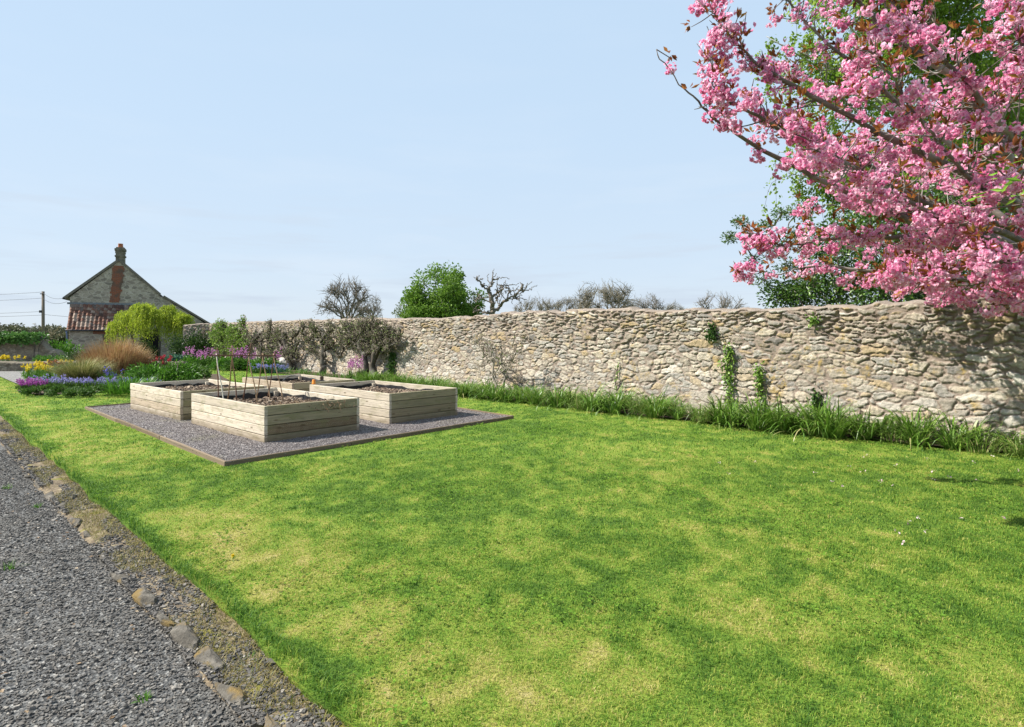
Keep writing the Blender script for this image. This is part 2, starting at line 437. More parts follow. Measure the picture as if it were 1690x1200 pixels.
# loose chippings: angular stones lying on path and square
def chips(n, xy, zf, size, rng, flat=.55):
    q = np.array([[x, y, z] for z in (-1, 1) for y in (-1, 1) for x in (-1, 1)], float)*.5
    s = size*rng.lognormal(0, .33, n)
    v = q[None]*np.stack([s*rng.uniform(.8, 1.5, n), s*rng.uniform(.6, 1.0, n), s*flat*rng.uniform(.6, 1.2, n)], 1)[:, None]
    v = v+rng.normal(size=(n, 8, 3))*(s*.13)[:, None, None]
    a = rng.uniform(0, 2*math.pi, n); ca, sa = np.cos(a)[:, None], np.sin(a)[:, None]
    b = rng.normal(0, .35, n); cb, sb = np.cos(b)[:, None], np.sin(b)[:, None]
    x, y, z = v[..., 0], v[..., 1]*cb-v[..., 2]*sb, v[..., 1]*sb+v[..., 2]*cb
    V = np.stack([x*ca-y*sa+xy[:, :1], x*sa+y*ca+xy[:, 1:], z+(zf+s*.2)[:, None]], -1)
    Fq = (np.arange(n)[:, None, None]*8+BOXF[None]).reshape(-1, 4)
    return V.reshape(-1, 3), Fq
m, nt = new_mat('grey_chippings'); r = isl(nt)
c = ramp(nt, r, [(0, (.024, .021, .019)), (.35, (.058, .051, .045)), (.7, (.108, .095, .082)), (.94, (.20, .18, .155)), (1, (.36, .32, .27))])
c = mixc(nt, .3, c, mixc(nt, noise(nt, gpos(nt), 60, 3), (.03, .03, .03), (.24, .23, .21)))
CHIP = finish(m, nt, c, .75, None, spec=.35)
rng = np.random.default_rng(3)
n = 185000; a = -2.2+14*rng.random(n)**1.8; c = 1.16-3.6*rng.random(n)**1.25
k = np.ones(n, bool); q = AC(a, c); a, c = a[k], c[k]
zf = -.085+.016*fbm(a*1.3, c*1.3, 5)-.012*np.clip(c-.2, 0, 1)
V, Fq = chips(len(a), AC(a, c), zf, .0086, rng, .65)
a2 = -2+18*rng.random(34000)**1.6; c2 = 1.06+.32*rng.random(34000)**1.3
keep = vnoise(a2*1.6, c2*2, 77) > .40; a2, c2 = a2[keep], c2[keep]
V2, F2 = chips(len(a2), AC(a2, c2), -.052+.05*(fbm(a2*4, c2*4, 15)-.5)+.02*(c2-1.2), .0095, rng, .65)
tag(mk('gravel', np.concatenate([V, V2]), [np.concatenate([Fq, F2+len(V)])], CHIP), 'loose grey stone chippings covering the path and its verge', 'gravel', kind='stuff')
m, nt = new_mat('mauve_chippings'); r = isl(nt)
MCHIP = finish(m, nt, ramp(nt, r, [(0, (.09, .075, .073)), (.5, (.185, .16, .155)), (.9, (.28, .25, .24)), (1, (.45, .41, .38))]), .8, None, spec=.25)
n = 110000; u = rng.random(n); v = rng.random(n)**1.5
q = (PADN*(1-u)[:, None]+PADR*u[:, None])*(1-v)[:, None]+(PADL*(1-u)[:, None]+PADF*u[:, None])*v[:, None]
V, Fq = chips(n, q, .034+.02*(fbm(q[:, 0]*1.3, q[:, 1]*1.3, 51)-.5)+.01*fbm(q[:, 0]*6, q[:, 1]*6, 55), .0066, rng)
tag(mk('gravel', V, Fq, MCHIP), 'fine mauve grey gravel on the square around the raised beds', 'gravel', kind='stuff')

# ------------------------------------------------------------------ grass
m, nt = new_mat('grass_blades')
r = isl(nt); j = mth(nt, 'MULTIPLY', mth(nt, 'SUBTRACT', r, .5), .80)
c = lawn_colour(nt, j)
b = nd(nt, 'ShaderNodeBsdfPrincipled', {'Base Color': c, 'Roughness': .55, 'Specular IOR Level': .25})
t = nd(nt, 'ShaderNodeBsdfTranslucent', {'Color': c})
nd(nt, 'ShaderNodeOutputMaterial', {0: nd(nt, 'ShaderNodeMixShader', {0: .35, 1: b, 2: t})})
GRASSM = m
def on_lawn(x, y):
    a, c = toAC(x, y); t, d = wall_td(x, y)
    ok = (c > lawn_c0(a)+.0) & (d > border_w(t)-.30+.2*vnoise(t*2.1, t*0, 4)) & (a < 36)
    ok &= ~inpoly(x, y, grow_poly(PAD, .05)) & ~inpoly(x, y, ISL) & ~inpoly(x, y, TURN)
    return ok
rng = np.random.default_rng(5)
Xs = []
def add_zone(y0, y1, dens, wmul):
    wd_ = lambda q: 1.92*q+2.6
    area = (y1-y0)*wd_((y0+y1)/2); n = int(area*dens); y = rng.uniform(y0, y1, n); y = y[rng.random(n) < wd_(y)/wd_(y1)]; n = len(y); x = rng.random(n)*wd_(y)-.98*y
    k = on_lawn(x, y); k &= rng.random(n) < (1.0-.35*turf_tone(x, y))*(.55+.75*fbm(x*6, y*6, 61))
    Xs.append(np.stack([x[k], y[k], np.full(k.sum(), wmul)], 1))
add_zone(1.2, 2.0, 5000, 1.0); add_zone(2.0, 3.4, 15500, .78); add_zone(3.4, 5, 10000, .95); add_zone(5, 8, 4600, 1.3); add_zone(8, 13, 1300, 2.2); add_zone(13, 22, 480, 3.4); add_zone(22, 33, 200, 5)
q = np.concatenate(Xs); n = len(q); x, y, wm = q.T
dr = turf_tone(x, y); hv = vnoise(x*3.1, y*3.1, 71)
hv2 = vnoise(x*11, y*11, 73); h = (.014+.006*hv+.012*hv2+.014*rng.random(n)**3)*(1-.35*dr)*(1+.12*(wm-1))
a_, c_ = toAC(x, y); h = h*(1+1.2*np.exp(-((c_-1.38)/.05)**2))
az = rng.uniform(0, 2*math.pi, n); ln = np.abs(rng.normal(.55, .4, n))
wd = .0021*wm*rng.uniform(.7, 1.3, n)
cz, sz = np.cos(az), np.sin(az)
base = np.stack([x, y, lawn_z(x, y)-.004], 1)
sidev = np.stack([-sz, cz, 0*az], 1)*wd[:, None]
hd = np.stack([cz, sz, 0*az], 1)
mid = base+np.stack([0*x, 0*x, h*.6], 1)+hd*(h*.25*ln)[:, None]
tip = base+np.stack([0*x, 0*x, h*np.clip(1.05-.35*ln, .3, 1)], 1)+hd*(h*1.15*ln)[:, None]
V = np.stack([base-sidev, base+sidev, mid+sidev*.8, mid-sidev*.8, tip], 1).reshape(-1, 3)
i = np.arange(n)[:, None]*5
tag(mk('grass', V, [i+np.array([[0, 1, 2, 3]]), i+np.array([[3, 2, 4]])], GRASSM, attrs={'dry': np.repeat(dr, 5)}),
    'mown spring lawn grass, yellowed and mossy in patches', 'grass', kind='stuff')
print('blades', n)
# ------------------------------------------------------------------ rubble walls
def sstep(a, b, x): x = np.clip((x-a)/(b-a), 0, 1); return x*x*(3-2*x)
def stones(t, z, seed=0, th0=.128, th1=.033):
    """rubble pattern: returns relief, stone number 0..1, joint mask, second random"""
    t = t.astype(float); z = z.astype(float)
    tw = t+.13*(fbm(t*5, z*6, seed+1, 2)-.5)+.05*(vnoise(t*22, z*26, seed+2)-.5)
    zw = z+.16*(vnoise(t*1.1, z*1.5, seed+3)-.5)+.055*(vnoise(t*7, z*8, seed+4)-.5)+.022*(vnoise(t*26, z*24, seed+9)-.5)
    zc = np.clip(zw, -.4, 3.2)
    v = -np.log((th0-th1*zc)/th0)/th1
    r0 = np.floor(v).astype(np.int64)
    F1 = np.full(t.shape, 9.); F2 = np.full(t.shape, 9.); ID = np.zeros(t.shape); ID2 = np.zeros(t.shape); DX = np.zeros(t.shape); DZ = np.zeros(t.shape); AZ = np.full(t.shape, .05)
    for dr in (-1, 0, 1):
        r = r0+dr; zr = (th0/th1)*(1-np.exp(-th1*(r+.5)))
        wr = np.clip(.245-.025*zr, .16, .4)*(.8+.5*hash2(r, r*0+5, seed)); th = th0-th1*zr
        uu = tw/wr+10*hash2(r, r*0, seed); ui = np.floor(uu).astype(np.int64)
        for dc in (-1, 0, 1):
            c = ui+dc; h1 = hash2(c, r, seed+11); h2 = hash2(c, r, seed+12); h3 = hash2(c, r, seed+13); h4 = hash2(c, r, seed+14)
            big = .62+.85*h3**1.6
            dx = (uu-(c+.5+.75*(h1-.5)))*wr; dz = (v-(r+.5+.55*(h2-.5)))*th
            sl = (h4-.5)*.5; dx2, dz2 = dx+sl*dz, dz-sl*.5*dx
            pp = 2.3+2.6*hash2(c, r, seed+17)
            d = ((np.abs(dx2)/(wr*.5*big))**pp+(np.abs(dz2)/(th*.5*big))**pp)**(1/pp)+np.where(h4*7 % 1 < .2, 4., 0.)
            nw = d < F1
            F2 = np.where(nw, F1, np.minimum(F2, d)); F1 = np.where(nw, d, F1)
            ID = np.where(nw, hash2(c, r, seed+15), ID); ID2 = np.where(nw, hash2(c, r, seed+16), ID2)
            DX = np.where(nw, dx, DX); DZ = np.where(nw, dz, DZ); AZ = np.where(nw, th*.5*big, AZ)
    e = np.clip((F2-F1)*AZ*.5, 0, .2)
    e = e-.006*np.clip(F1-1.75, 0, 1)
    top = np.clip((z-1.0)/.9, 0, 1)
    jw = .005+.012*vnoise(t*2.3, z*2.3, seed+21)
    joint = 1-sstep(jw*.35, jw, e)
    body = 1-np.exp(-np.clip(e, 0, 1)/.007)
    rough = fbm(t*24, z*30, seed+31, 3)-.5+.6*(np.abs(fbm(t*13, z*19, seed+37, 3)-.5)*2-.3); cleft = np.abs(vnoise(t*9, z*16, seed+33)-.5)
    h = (1-joint)*(.005*body+.017*(ID2-.4)*(.45+.75*top)+.022*rough+.018*cleft+DX*(ID-.5)*.11+DZ*(ID2-.5)*.22+.005*(.4+1.3*top))
    deep = vnoise(t*3.1, z*3.7, seed+35)
    h = h-joint*(.004+.024*top*(deep > .3)+.012*(deep > .62)) +joint*.014*(fbm(t*30, z*30, seed+41, 2)-.5)
    return h, ID, joint, ID2

def m_stone(name, stops, mortar, lichen=(.46, .30, .055), lich=.5, pale=0.0, sc=1.0):
    m, nt = new_mat(name); p = gpos(nt)
    s = nd(nt, 'ShaderNodeSeparateXYZ', {0: attr(nt, 'stone', 'Vector')}).outputs
    c = ramp(nt, s[0], stops, 'LINEAR')
    f = noise(nt, p, 17*sc, 5, .7); f2 = noise(nt, p, 60*sc, 4, .7)
    c = mixc(nt, .75, c, ramp(nt, f, [(.3, (.25, .25, .26)), (.5, (.5, .5, .5)), (.7, (.78, .75, .70))]), 'OVERLAY')
    c = mixc(nt, .35, c, ramp(nt, f2, [(.3, (.2, .2, .2)), (.7, (.8, .8, .8))]), 'OVERLAY')
    z = nd(nt, 'ShaderNodeSeparateXYZ', {0: p}).outputs[2]
    if pale:
        pf = mth(nt, 'MULTIPLY', maprange(nt, z, 1.35, .35), maprange(nt, noise(nt, p, 1.3, 4), .30, .62))
        c = mixc(nt, mth(nt, 'MULTIPLY', pf, pale), c, (.60, .545, .46))
    li = mth(nt, 'MULTIPLY', maprange(nt, noise(nt, p, 2.1, 5, .7), .53, .63), maprange(nt, noise(nt, p, 9, 4, .7), .44, .60))
    c = mixc(nt, mth(nt, 'MULTIPLY', li, lich), c, lichen)
    gy = maprange(nt, noise(nt, p, 5.3, 5, .75), .58, .68)
    c = mixc(nt, mth(nt, 'MULTIPLY', gy, .35), c, (.16, .15, .135))
    mo = ramp(nt, noise(nt, p, 7, 5, .7), [(.35, tuple(q*.7 for q in mortar)), (.62, mortar)])
    dirt = mth(nt, 'MULTIPLY', maprange(nt, z, .9, 2.0), maprange(nt, noise(nt, p, 1.7, 5, .7), .35, .65))
    c = mixc(nt, mth(nt, 'MULTIPLY', dirt, .45*(pale > 0)), c, (.20, .165, .12))
    fl = maprange(nt, noise(nt, p, 95*sc, 3, .8), .60, .72)
    c = mixc(nt, mth(nt, 'MULTIPLY', fl, .5), c, (.10, .09, .075))
    c = mixc(nt, s[1], c, mo)
    hb = mth(nt, 'ADD', f2, mth(nt, 'MULTIPLY', noise(nt, p, 140*sc, 3, .7), .6))
    return finish(m, nt, c, .92, hb, 1.0, .016, .12)

STONE = m_stone('rubble_stone', [(0, (.17, .145, .118)), (.16, (.33, .285, .23)), (.34, (.48, .425, .34)), (.50, (.25, .235, .215)), (.64, (.45, .415, .36)), (.78, (.39, .285, .15)), (.88, (.58, .545, .48)), (1, (.165, .153, .143))],
                (.325, .258, .21), pale=.5, lich=.65)

def stone_wall(name, org, d, nrm_, T, ZN, ztop, thick, mat, seed, zbase=-.12, parent=None, back=True):
    org = np.asarray(org, float); zt = np.array([ztop(t) for t in T]); nT = len(T)
    s = np.linspace(0, 1, ZN)
    t2 = np.repeat(T[:, None], ZN, 1); z2 = zbase+(zt-.03-zbase)[:, None]*s[None]
    h, ID, jo, ID2 = stones(t2.ravel(), z2.ravel(), seed)
    h = h.reshape(nT, ZN); ID = ID.reshape(nT, ZN); jo = jo.reshape(nT, ZN); ID2 = ID2.reshape(nT, ZN)
    # rounded mortar coping over the top, then the back
    cs = np.array([.03, .10, .22, .36, .5, .64, .8, .92, 1.0, 1.0])
    cz = np.array([.012, .035, .050, .058, .060, .058, .045, .02, -.05, -3.0])
    if not back: cs, cz = cs[:9], cz[:9]
    K = len(cs)
    tc = np.repeat(T[:, None], K, 1); nz = fbm(tc*3, cs[None]*3+0*tc, seed+51, 3)-.5; nz2 = fbm(tc*14, cs[None]*9+0*tc, seed+53, 2)-.5
    dC = .004-cs[None]*thick+.05*nz*(cs[None] < .95); zC = zt[:, None]-.03+cz[None]+.03*nz*(cz > -.1)+.03*nz2*(cz > -.1)
    zC = np.where(cz[None] < -1, zbase, zC)
    dd = np.concatenate([h, dC], 1); zz = np.concatenate([z2, zC], 1); tt = np.concatenate([t2, tc], 1)
    V = org[None, None, :2]+tt[..., None]*d[:2]+dd[..., None]*nrm_[:2]
    V = np.concatenate([V, zz[..., None]], -1); n = ZN+K
    st = np.zeros((nT, n, 3)); st[:, :ZN, 0] = ID; st[:, :ZN, 1] = jo; st[:, :ZN, 2] = ID2
    st[:, ZN:, 0] = .5+.4*nz; st[:, ZN:, 1] = .75
    i = np.arange(nT-1)[:, None]*n+np.arange(n-1)[None]
    q = np.stack([i, i+1, i+n+1, i+n], -1).reshape(-1, 4)
    if np.cross(d[:2], nrm_[:2]) < 0: q = q[:, ::-1]
    q = q[:, ::-1]
    endp = [np.arange(n)[None], (np.arange(n)+(nT-1)*n)[None]] if back else []
    return mk(name, V.reshape(-1, 3), [q]+endp, mat, parent, True, None, {'stone': st.reshape(-1, 3)})

def main_top(t):
    return float(np.interp(t, [-9, 0, 1.9, 2.2, 3.5, 5.4, 6.2, 6.9, 7.6, 10.4, 13, 15.2, 17, 22, 38], [2.2, 2.17, 2.16, 2.12, 2.115, 2.12, 2.17, 2.22, 2.2, 2.2, 2.14, 2.11, 2.16, 2.2, 2.24])) \
        +.05*(float(vnoise(np.array(t*1.9), np.array(0.), 3))-.5)+.05*(float(vnoise(np.array(t*6), np.array(0.), 4))-.5)
T = [-9.0]
while T[-1] < 37.6:
    t = T[-1]; T.append(t+(.035 if t < -1.2 else .0115*(8.5+.739*max(t, 0))/8.5))
T = np.array(T)
tag(stone_wall('garden_wall', W0, WD, WN, T, 165, main_top, .48, STONE, 1), 'long high rubble stone garden wall with rounded mortar top', 'wall')
T37 = WP(37.5)
tag(stone_wall('return_wall', (float(T37[0]), float(T37[1])+.02), np.array([-1.0, .10]), np.array([-.10, -1.0]), np.arange(.05, 1.75, .05), 60, lambda t: 2.2+.03*math.sin(t*3)-.02*t, .4, STONE, 5),
    'short rubble stone wall turning the far corner towards the house', 'wall')
DARKST = m_stone('dark_rubble', [(0, (.10, .085, .07)), (.3, (.19, .165, .13)), (.6, (.25, .215, .165)), (.85, (.30, .27, .22)), (1, (.14, .13, .12))], (.17, .145, .11), lich=.1, sc=.5)
tag(stone_wall('retaining_wall', (-26.5, 25.9), np.array([1.0, .02]), np.array([.02, -1.0]), np.arange(0, 12.4, .05), 14, lambda t: .42+.02*math.sin(t*2), .35, DARKST, 6),
    'low dark stone retaining wall at the far end of the gravel', 'wall')
RUIN = m_stone('grey_rubble', [(0, (.15, .13, .10)), (.3, (.24, .21, .16)), (.6, (.30, .265, .2)), (.85, (.35, .31, .25)), (1, (.2, .18, .16))], (.25, .21, .155), lich=.1, sc=.5)
tag(stone_wall('broken_wall', (-36, 32.0), np.array([1.0, .0]), np.array([0.0, -1.0]), np.arange(0, 12.4, .06), 40,
    lambda t: float(np.interp(t, [0, 9.2, 9.9, 10.6, 11.4, 12.4], [1.42, 1.42, 1.55, 1.4, .95, .35]))+.08*math.sin(t*7)*(t > 9), .55, RUIN, 8), 'old grey stone wall with a broken sloping end beside the house', 'wall')

# ------------------------------------------------------------------ raised beds
def m_wood(name, stops, alg, dark=.35):
    m, nt = new_mat(name)
    a = attr(nt, 'plank', 'Vector'); s = nd(nt, 'ShaderNodeSeparateXYZ', {0: a}).outputs
    pid = s[2]
    c = ramp(nt, nd(nt, 'ShaderNodeTexWhiteNoise', {'W': pid}, noise_dimensions='1D').outputs[0], stops)
    off = nd(nt, 'ShaderNodeCombineXYZ', {0: mth(nt, 'ADD', mth(nt, 'MULTIPLY', s[0], 2.2), mth(nt, 'MULTIPLY', pid, 17.3)), 1: mth(nt, 'MULTIPLY', s[1], 55.0), 2: pid}).outputs[0]
    g = noise(nt, off, 1.0, 5, .65, dist=.6)
    off2 = nd(nt, 'ShaderNodeCombineXYZ', {0: mth(nt, 'ADD', s[0], mth(nt, 'MULTIPLY', pid, 5.1)), 1: mth(nt, 'MULTIPLY', s[1], 2.5), 2: pid}).outputs[0]
    b = noise(nt, off2, 3.5, 4, .6)
    c = mixc(nt, .55, c, ramp(nt, g, [(.32, (.22, .22, .22)), (.5, (.5, .5, .5)), (.7, (.72, .71, .68))]), 'OVERLAY')
    c = mixc(nt, mth(nt, 'MULTIPLY', maprange(nt, b, .5, .68), alg), c, (.19, .185, .085))
    kv = nd(nt, 'ShaderNodeCombineXYZ', {0: mth(nt, 'ADD', mth(nt, 'MULTIPLY', s[0], 3.1), mth(nt, 'MULTIPLY', pid, 3.7)), 1: mth(nt, 'MULTIPLY', s[1], 9.0), 2: pid}).outputs[0]
    vo = nd(nt, 'ShaderNodeTexVoronoi', {'Vector': kv, 'Scale': 1.0, 'Randomness': 1.0})
    kn = mth(nt, 'MULTIPLY', maprange(nt, vo.outputs['Distance'], .17, .08), maprange(nt, nd(nt, 'ShaderNodeSeparateXYZ', {0: vo.outputs['Color']}).outputs[0], .45, .5))
    c = mixc(nt, mth(nt, 'MULTIPLY', kn, .75), c, (.10, .07, .04))
    ck = maprange(nt, noise(nt, nd(nt, 'ShaderNodeCombineXYZ', {0: mth(nt, 'ADD', mth(nt, 'MULTIPLY', s[0], 7), mth(nt, 'MULTIPLY', pid, 9.1)), 1: mth(nt, 'MULTIPLY', s[1], 26), 2: pid}).outputs[0], 1, 4, .6, dist=1.2), .64, .70)
    c = mixc(nt, mth(nt, 'MULTIPLY', ck, dark), c, (.12, .09, .055))
    zz = nd(nt, 'ShaderNodeSeparateXYZ', {0: gpos(nt)}).outputs[2]
    sp_ = mth(nt, 'MULTIPLY', maprange(nt, mth(nt, 'ADD', zz, mth(nt, 'MULTIPLY', b, -.16)), .10, -.02), .6)
    c = mixc(nt, sp_, c, (.13, .095, .06))
    return finish(m, nt, c, .85, g, .5, .006, .15)
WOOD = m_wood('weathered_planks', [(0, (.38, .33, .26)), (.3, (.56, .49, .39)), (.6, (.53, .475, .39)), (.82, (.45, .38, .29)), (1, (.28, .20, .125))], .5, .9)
WOOD_SHADED = m_wood('shaded_algae_planks', [(0, (.20, .175, .105)), (.35, (.33, .29, .19)), (.7, (.27, .23, .145)), (1, (.17, .12, .07))], .7, .8)  # darker copy for the right-hand panels: shade painted in, plus real green algae
LIP = m_wood('grey_edging_boards', [(0, (.17, .125, .085)), (.5, (.25, .19, .135)), (1, (.32, .25, .19))], .2, .6)
LINER = m_plain('black_membrane', (.012, .012, .014), .5, (.03, .03, .032), 8)
m, nt = new_mat('bed_soil'); p = gpos(nt); f = noise(nt, p, 30, 5, .75)
c = ramp(nt, f, [(.3, (.055, .038, .026)), (.5, (.15, .105, .07)), (.66, (.29, .22, .16))])
BEDSOIL = finish(m, nt, c, .95, f, 1.0, .04, .1)
m, nt = new_mat('soil_clods'); CLOD = finish(m, nt, ramp(nt, isl(nt), [(0, (.06, .04, .028)), (.5, (.17, .12, .085)), (.8, (.28, .21, .15)), (1, (.40, .33, .25))]), .95)

def plank(mb, p0, p1, z0, z1, nv, th, pid, rng):
    """plank from p0 to p1 (xy), outer face on that line, thickness inward along -nv"""
    p0 = np.array(p0, float); p1 = np.array(p1, float); L = np.linalg.norm(p1-p0); e = (p1-p0)/L
    k = max(2, int(L/.35)); V = []; A = []
    prof = [(.006, z0), (0, z0+.006), (0, z1-.006), (.006, z1), (th-.004, z1), (th, z1-.006), (th, z0)]
    ph = rng.uniform(0, 9)
    for j in range(k+1):
        s = j/k; bw = .003*math.sin(ph+s*4.2)+rng.normal(0, .0006)
        for (d, z) in prof:
            q = p0+e*L*s-nv*(d+bw)
            V.append((q[0], q[1], z+.0015*math.sin(ph*2+s*5))); A.append((L*s, z-z0+(d*1.0 if 0 < d < th else 0), pid))
    n = len(prof); i = np.arange(k)[:, None]*n+np.arange(n)[None]; i2 = np.arange(k)[:, None]*n+((np.arange(n)+1) % n)[None]
    mb.add(V, [np.stack([i, i2, i2+n, i+n], -1).reshape(-1, 4), np.arange(n)[None, ::-1], (np.arange(n)+k*n)[None]], A)

BU, BV = nrm(np.array([-.735, .678])), nrm(np.array([.678, .735]))
BH, NP, TH = .582, 4, .05
def raised_bed(near, Ln, Sn, label, seed, soil=(.47, .40), rot=0.0, clods=1.0):
    rng = np.random.default_rng(seed); random.seed(seed)
    u = np.array([BU[0]*math.cos(rot)-BU[1]*math.sin(rot), BU[0]*math.sin(rot)+BU[1]*math.cos(rot)]); v = np.array([-u[1], u[0]])
    if v @ BV < 0: v = -v
    root = empty('raised_bed', (near[0], near[1], 0), label, 'raised bed', 'raised timber beds on the gravel square')
    N = np.zeros(2); C = [N, N+u*Ln, N+u*Ln+v*Sn, N+v*Sn]
    pid = seed*10.0
    for k in range(4):
        a, b = C[k], C[(k+1) % 4]; e = nrm(b-a); nv = np.array([e[1], -e[0]])
        if nv @ ((a+b)/2-(C[0]+C[2])/2) < 0: nv = -nv
        mb = MB(); over = 0 if k % 2 == 0 else TH+.001
        for q in range(NP):
            pid += 1; h = BH/NP
            plank(mb, a+e*over, b-e*over, q*h+.001, (q+1)*h-.0065, nv, TH, pid+rng.uniform(0, .5), rng)
        mb.build('side_panel', WOOD_SHADED if k == 3 else WOOD, root, False, 'plank')
    for k in range(4):
        mb = MB(); ctr = (C[0]+C[2])/2; q = C[k]+nrm((C[(k+1) % 4]-C[k]))*.105+nrm((C[k-1]-C[k]))*.105
        ax = np.array([[u[0], u[1], 0], [v[0], v[1], 0], [0, 0, 1]])
        mb.box((q[0], q[1], .26), (.085, .085, .52), axes=ax, a=(0, 0, pid+k)); mb.build('corner_post', WOOD, root, False, 'plank')
    mb = MB()   # black liner standing against the inner faces
    for k in range(4):
        a, b = C[k], C[(k+1) % 4]; e = nrm(b-a); ctr = (C[0]+C[2])/2; iv = nrm(ctr-(a+b)/2); iv = iv-e*(iv @ e); iv = nrm(iv)
        m_ = 14; s = np.linspace(.03, .97, m_)[:, None]; base = a+(b-a)*s+iv*(TH+.012)
        zt = (.47+.05*np.array([rng.random() for _ in range(m_)]))
        ins = iv*.006
        V = np.concatenate([np.concatenate([base, np.full((m_, 1), .3)], 1), np.concatenate([base, zt[:, None]], 1), np.concatenate([base+ins, zt[:, None]], 1), np.concatenate([base+ins, np.full((m_, 1), .3)], 1)])
        i = np.arange(m_-1)[:, None]; 
        fs = np.concatenate([np.stack([i+r*m_, i+1+r*m_, i+1+(r+1)*m_, i+(r+1)*m_], -1).reshape(-1, 4) for r in range(3)])
        mb.add(V, fs)
    mb.build('liner', LINER, root)
    k1, k2 = 44, 28
    a, b = np.meshgrid(np.linspace(TH+.002, Ln-TH-.002, k1), np.linspace(TH+.002, Sn-TH-.002, k2), indexing='ij')
    q = u*a[..., None]+v*b[..., None]
    z = soil[0]+(soil[1]-soil[0])*(a/Ln)+.07*(fbm(a*3, b*3, seed, 3)-.5)+.05*(fbm(a*11, b*11, seed+3, 2)-.5)
    i = np.arange(k1-1)[:, None]*k2+np.arange(k2-1)[None]
    so_ = mk('soil', np.concatenate([q, z[..., None]], -1), np.stack([i, i+1, i+k2+1, i+k2], -1).reshape(-1, 4), BEDSOIL, root, True)
    n = int(2600*clods); ca = rng.uniform(TH+.03, Ln-TH-.03, n); cb = rng.uniform(TH+.03, Sn-TH-.03, n)
    V, Fq = chips(n, u*ca[:, None]+v*cb[:, None], soil[0]+(soil[1]-soil[0])*(ca/Ln)+.07*(fbm(ca*3, cb*3, seed, 3)-.5)+.05*(fbm(ca*11, cb*11, seed+3, 2)-.5), .024, rng, .7)
    o = mk('clods', V, Fq, CLOD, so_); o['kind'] = 'stuff'
    return root, u, v
NB = P(436, 670.5, 8.96)[:2]; NCc = P(642.5, 649.7, 10.83)[:2]; NA = P(297.5, 646, 11.25)[:2]; ND = P(482, 632.5, 13.1)[:2]
bedB = raised_bed(NB, 2.86, 1.63, 'raised plank bed nearest the lawn, with bamboo canes standing in its soil', 1, (.485, .40))
bedC = raised_bed(NCc, 2.86, 1.62, 'raised plank bed beside the open lawn, its lowest plank dark brown', 2, (.47, .41), -.012)
bedA = raised_bed(NA, 2.80, 1.66, 'raised plank bed next to the flower island, full of bare brown soil', 3, (.48, .42), .02)
bedD = raised_bed(ND, 2.6, 1.55, 'raised plank bed at the back of the square with a thin hoop in it', 4, (.44, .40), -.02, .6)

# edging boards round the square
er = empty('timber_edging', (PADN[0], PADN[1], 0), 'low timber board edging around the gravel square', 'edging')
rng = np.random.default_rng(9)
for k in range(4):
    a, b = PAD[k]-PADN, PAD[(k+1) % 4]-PADN; e = nrm(b-a); nv = np.array([e[1], -e[0]]); ctr = PAD.mean(0)-PADN
    if nv @ ((a+b)/2-ctr) < 0: nv = -nv
    mb = MB(); L = np.linalg.norm(b-a); cuts = np.linspace(0, 1, 4); o = .002 if k % 2 else 0
    for j in range(3): plank(mb, a+(b-a)*cuts[j]+e*(.003+o), a+(b-a)*cuts[j+1]-e*(.003+o), -.09, .062+rng.normal(0, .002), nv, .032, 200+k*5+j, rng)
    mb.build('edging_board', LIP, er, False, 'plank')

# canes in the near bed
CANE = m_bark('dry_cane', (.20, .125, .07), (.34, .24, .145), 30, (1, 1, .2)); CANEP = m_bark('pale_cane', (.45, .41, .33), (.6, .56, .47), 30, (1, 1, .2)); CANER = m_bark('red_cane', (.10, .05, .033), (.20, .105, .07), 30, (1, 1, .2))
fr = empty('cane_frame', (P(400, 586, 10.7)[0], P(400, 586, 10.7)[1], .45), 'row of crossed bamboo canes tied to a crossbar in the nearest raised bed', 'cane frame')
O = np.array(fr.location)
A0, A1 = P(346, 586.5, 10.25), P(455, 586.8, 11.25); bu = np.array([BU[0], BU[1], 0])
def cane(p0, p1, r, mat, par=fr, org=O):
    mb = MB(); s = np.linspace(0, 1, 9)[:, None]; q = p0+(p1-p0)*s+np.sin(s*6)*.006
    mb.tube(q-org, r*(1+.12*(np.arange(9) % 2))*np.linspace(1.1, .8, 9), 6); return mb.build('cane', mat, par, True)
mb = MB(); mb.tube(np.stack([A0+(A1-A0)*s for s in np.linspace(-.02, 1.0, 8)])-O, .011, 6); mb.build('crossbar', CANER, fr, True)
def gb(px, s, off):
    q = A0+(A1-A0)*s+bu*off; q[2] = .42; return q
for (s, o0, o1, ov, mt) in ((.11, -.02, .36, .13, CANER), (.10, -.30, .0, .03, CANEP), (.33, -.16, .0, .18, CANER), (.33, .24, -.34, .12, CANE), (.58, .28, 0, .24, CANER), (.57, -.34, 0, .03, CANE),
                            (.80, .30, 0, .04, CANE), (.79, -.30, 0, .05, CANE), (.985, .30, 0, .10, CANER), (.97, -.36, 0, .04, CANE)):
    top = A0+(A1-A0)*s; b = gb(0, s, o0); d = top-b; cane(b, b+d*(1+ov/np.linalg.norm(d)), .0095, mt)

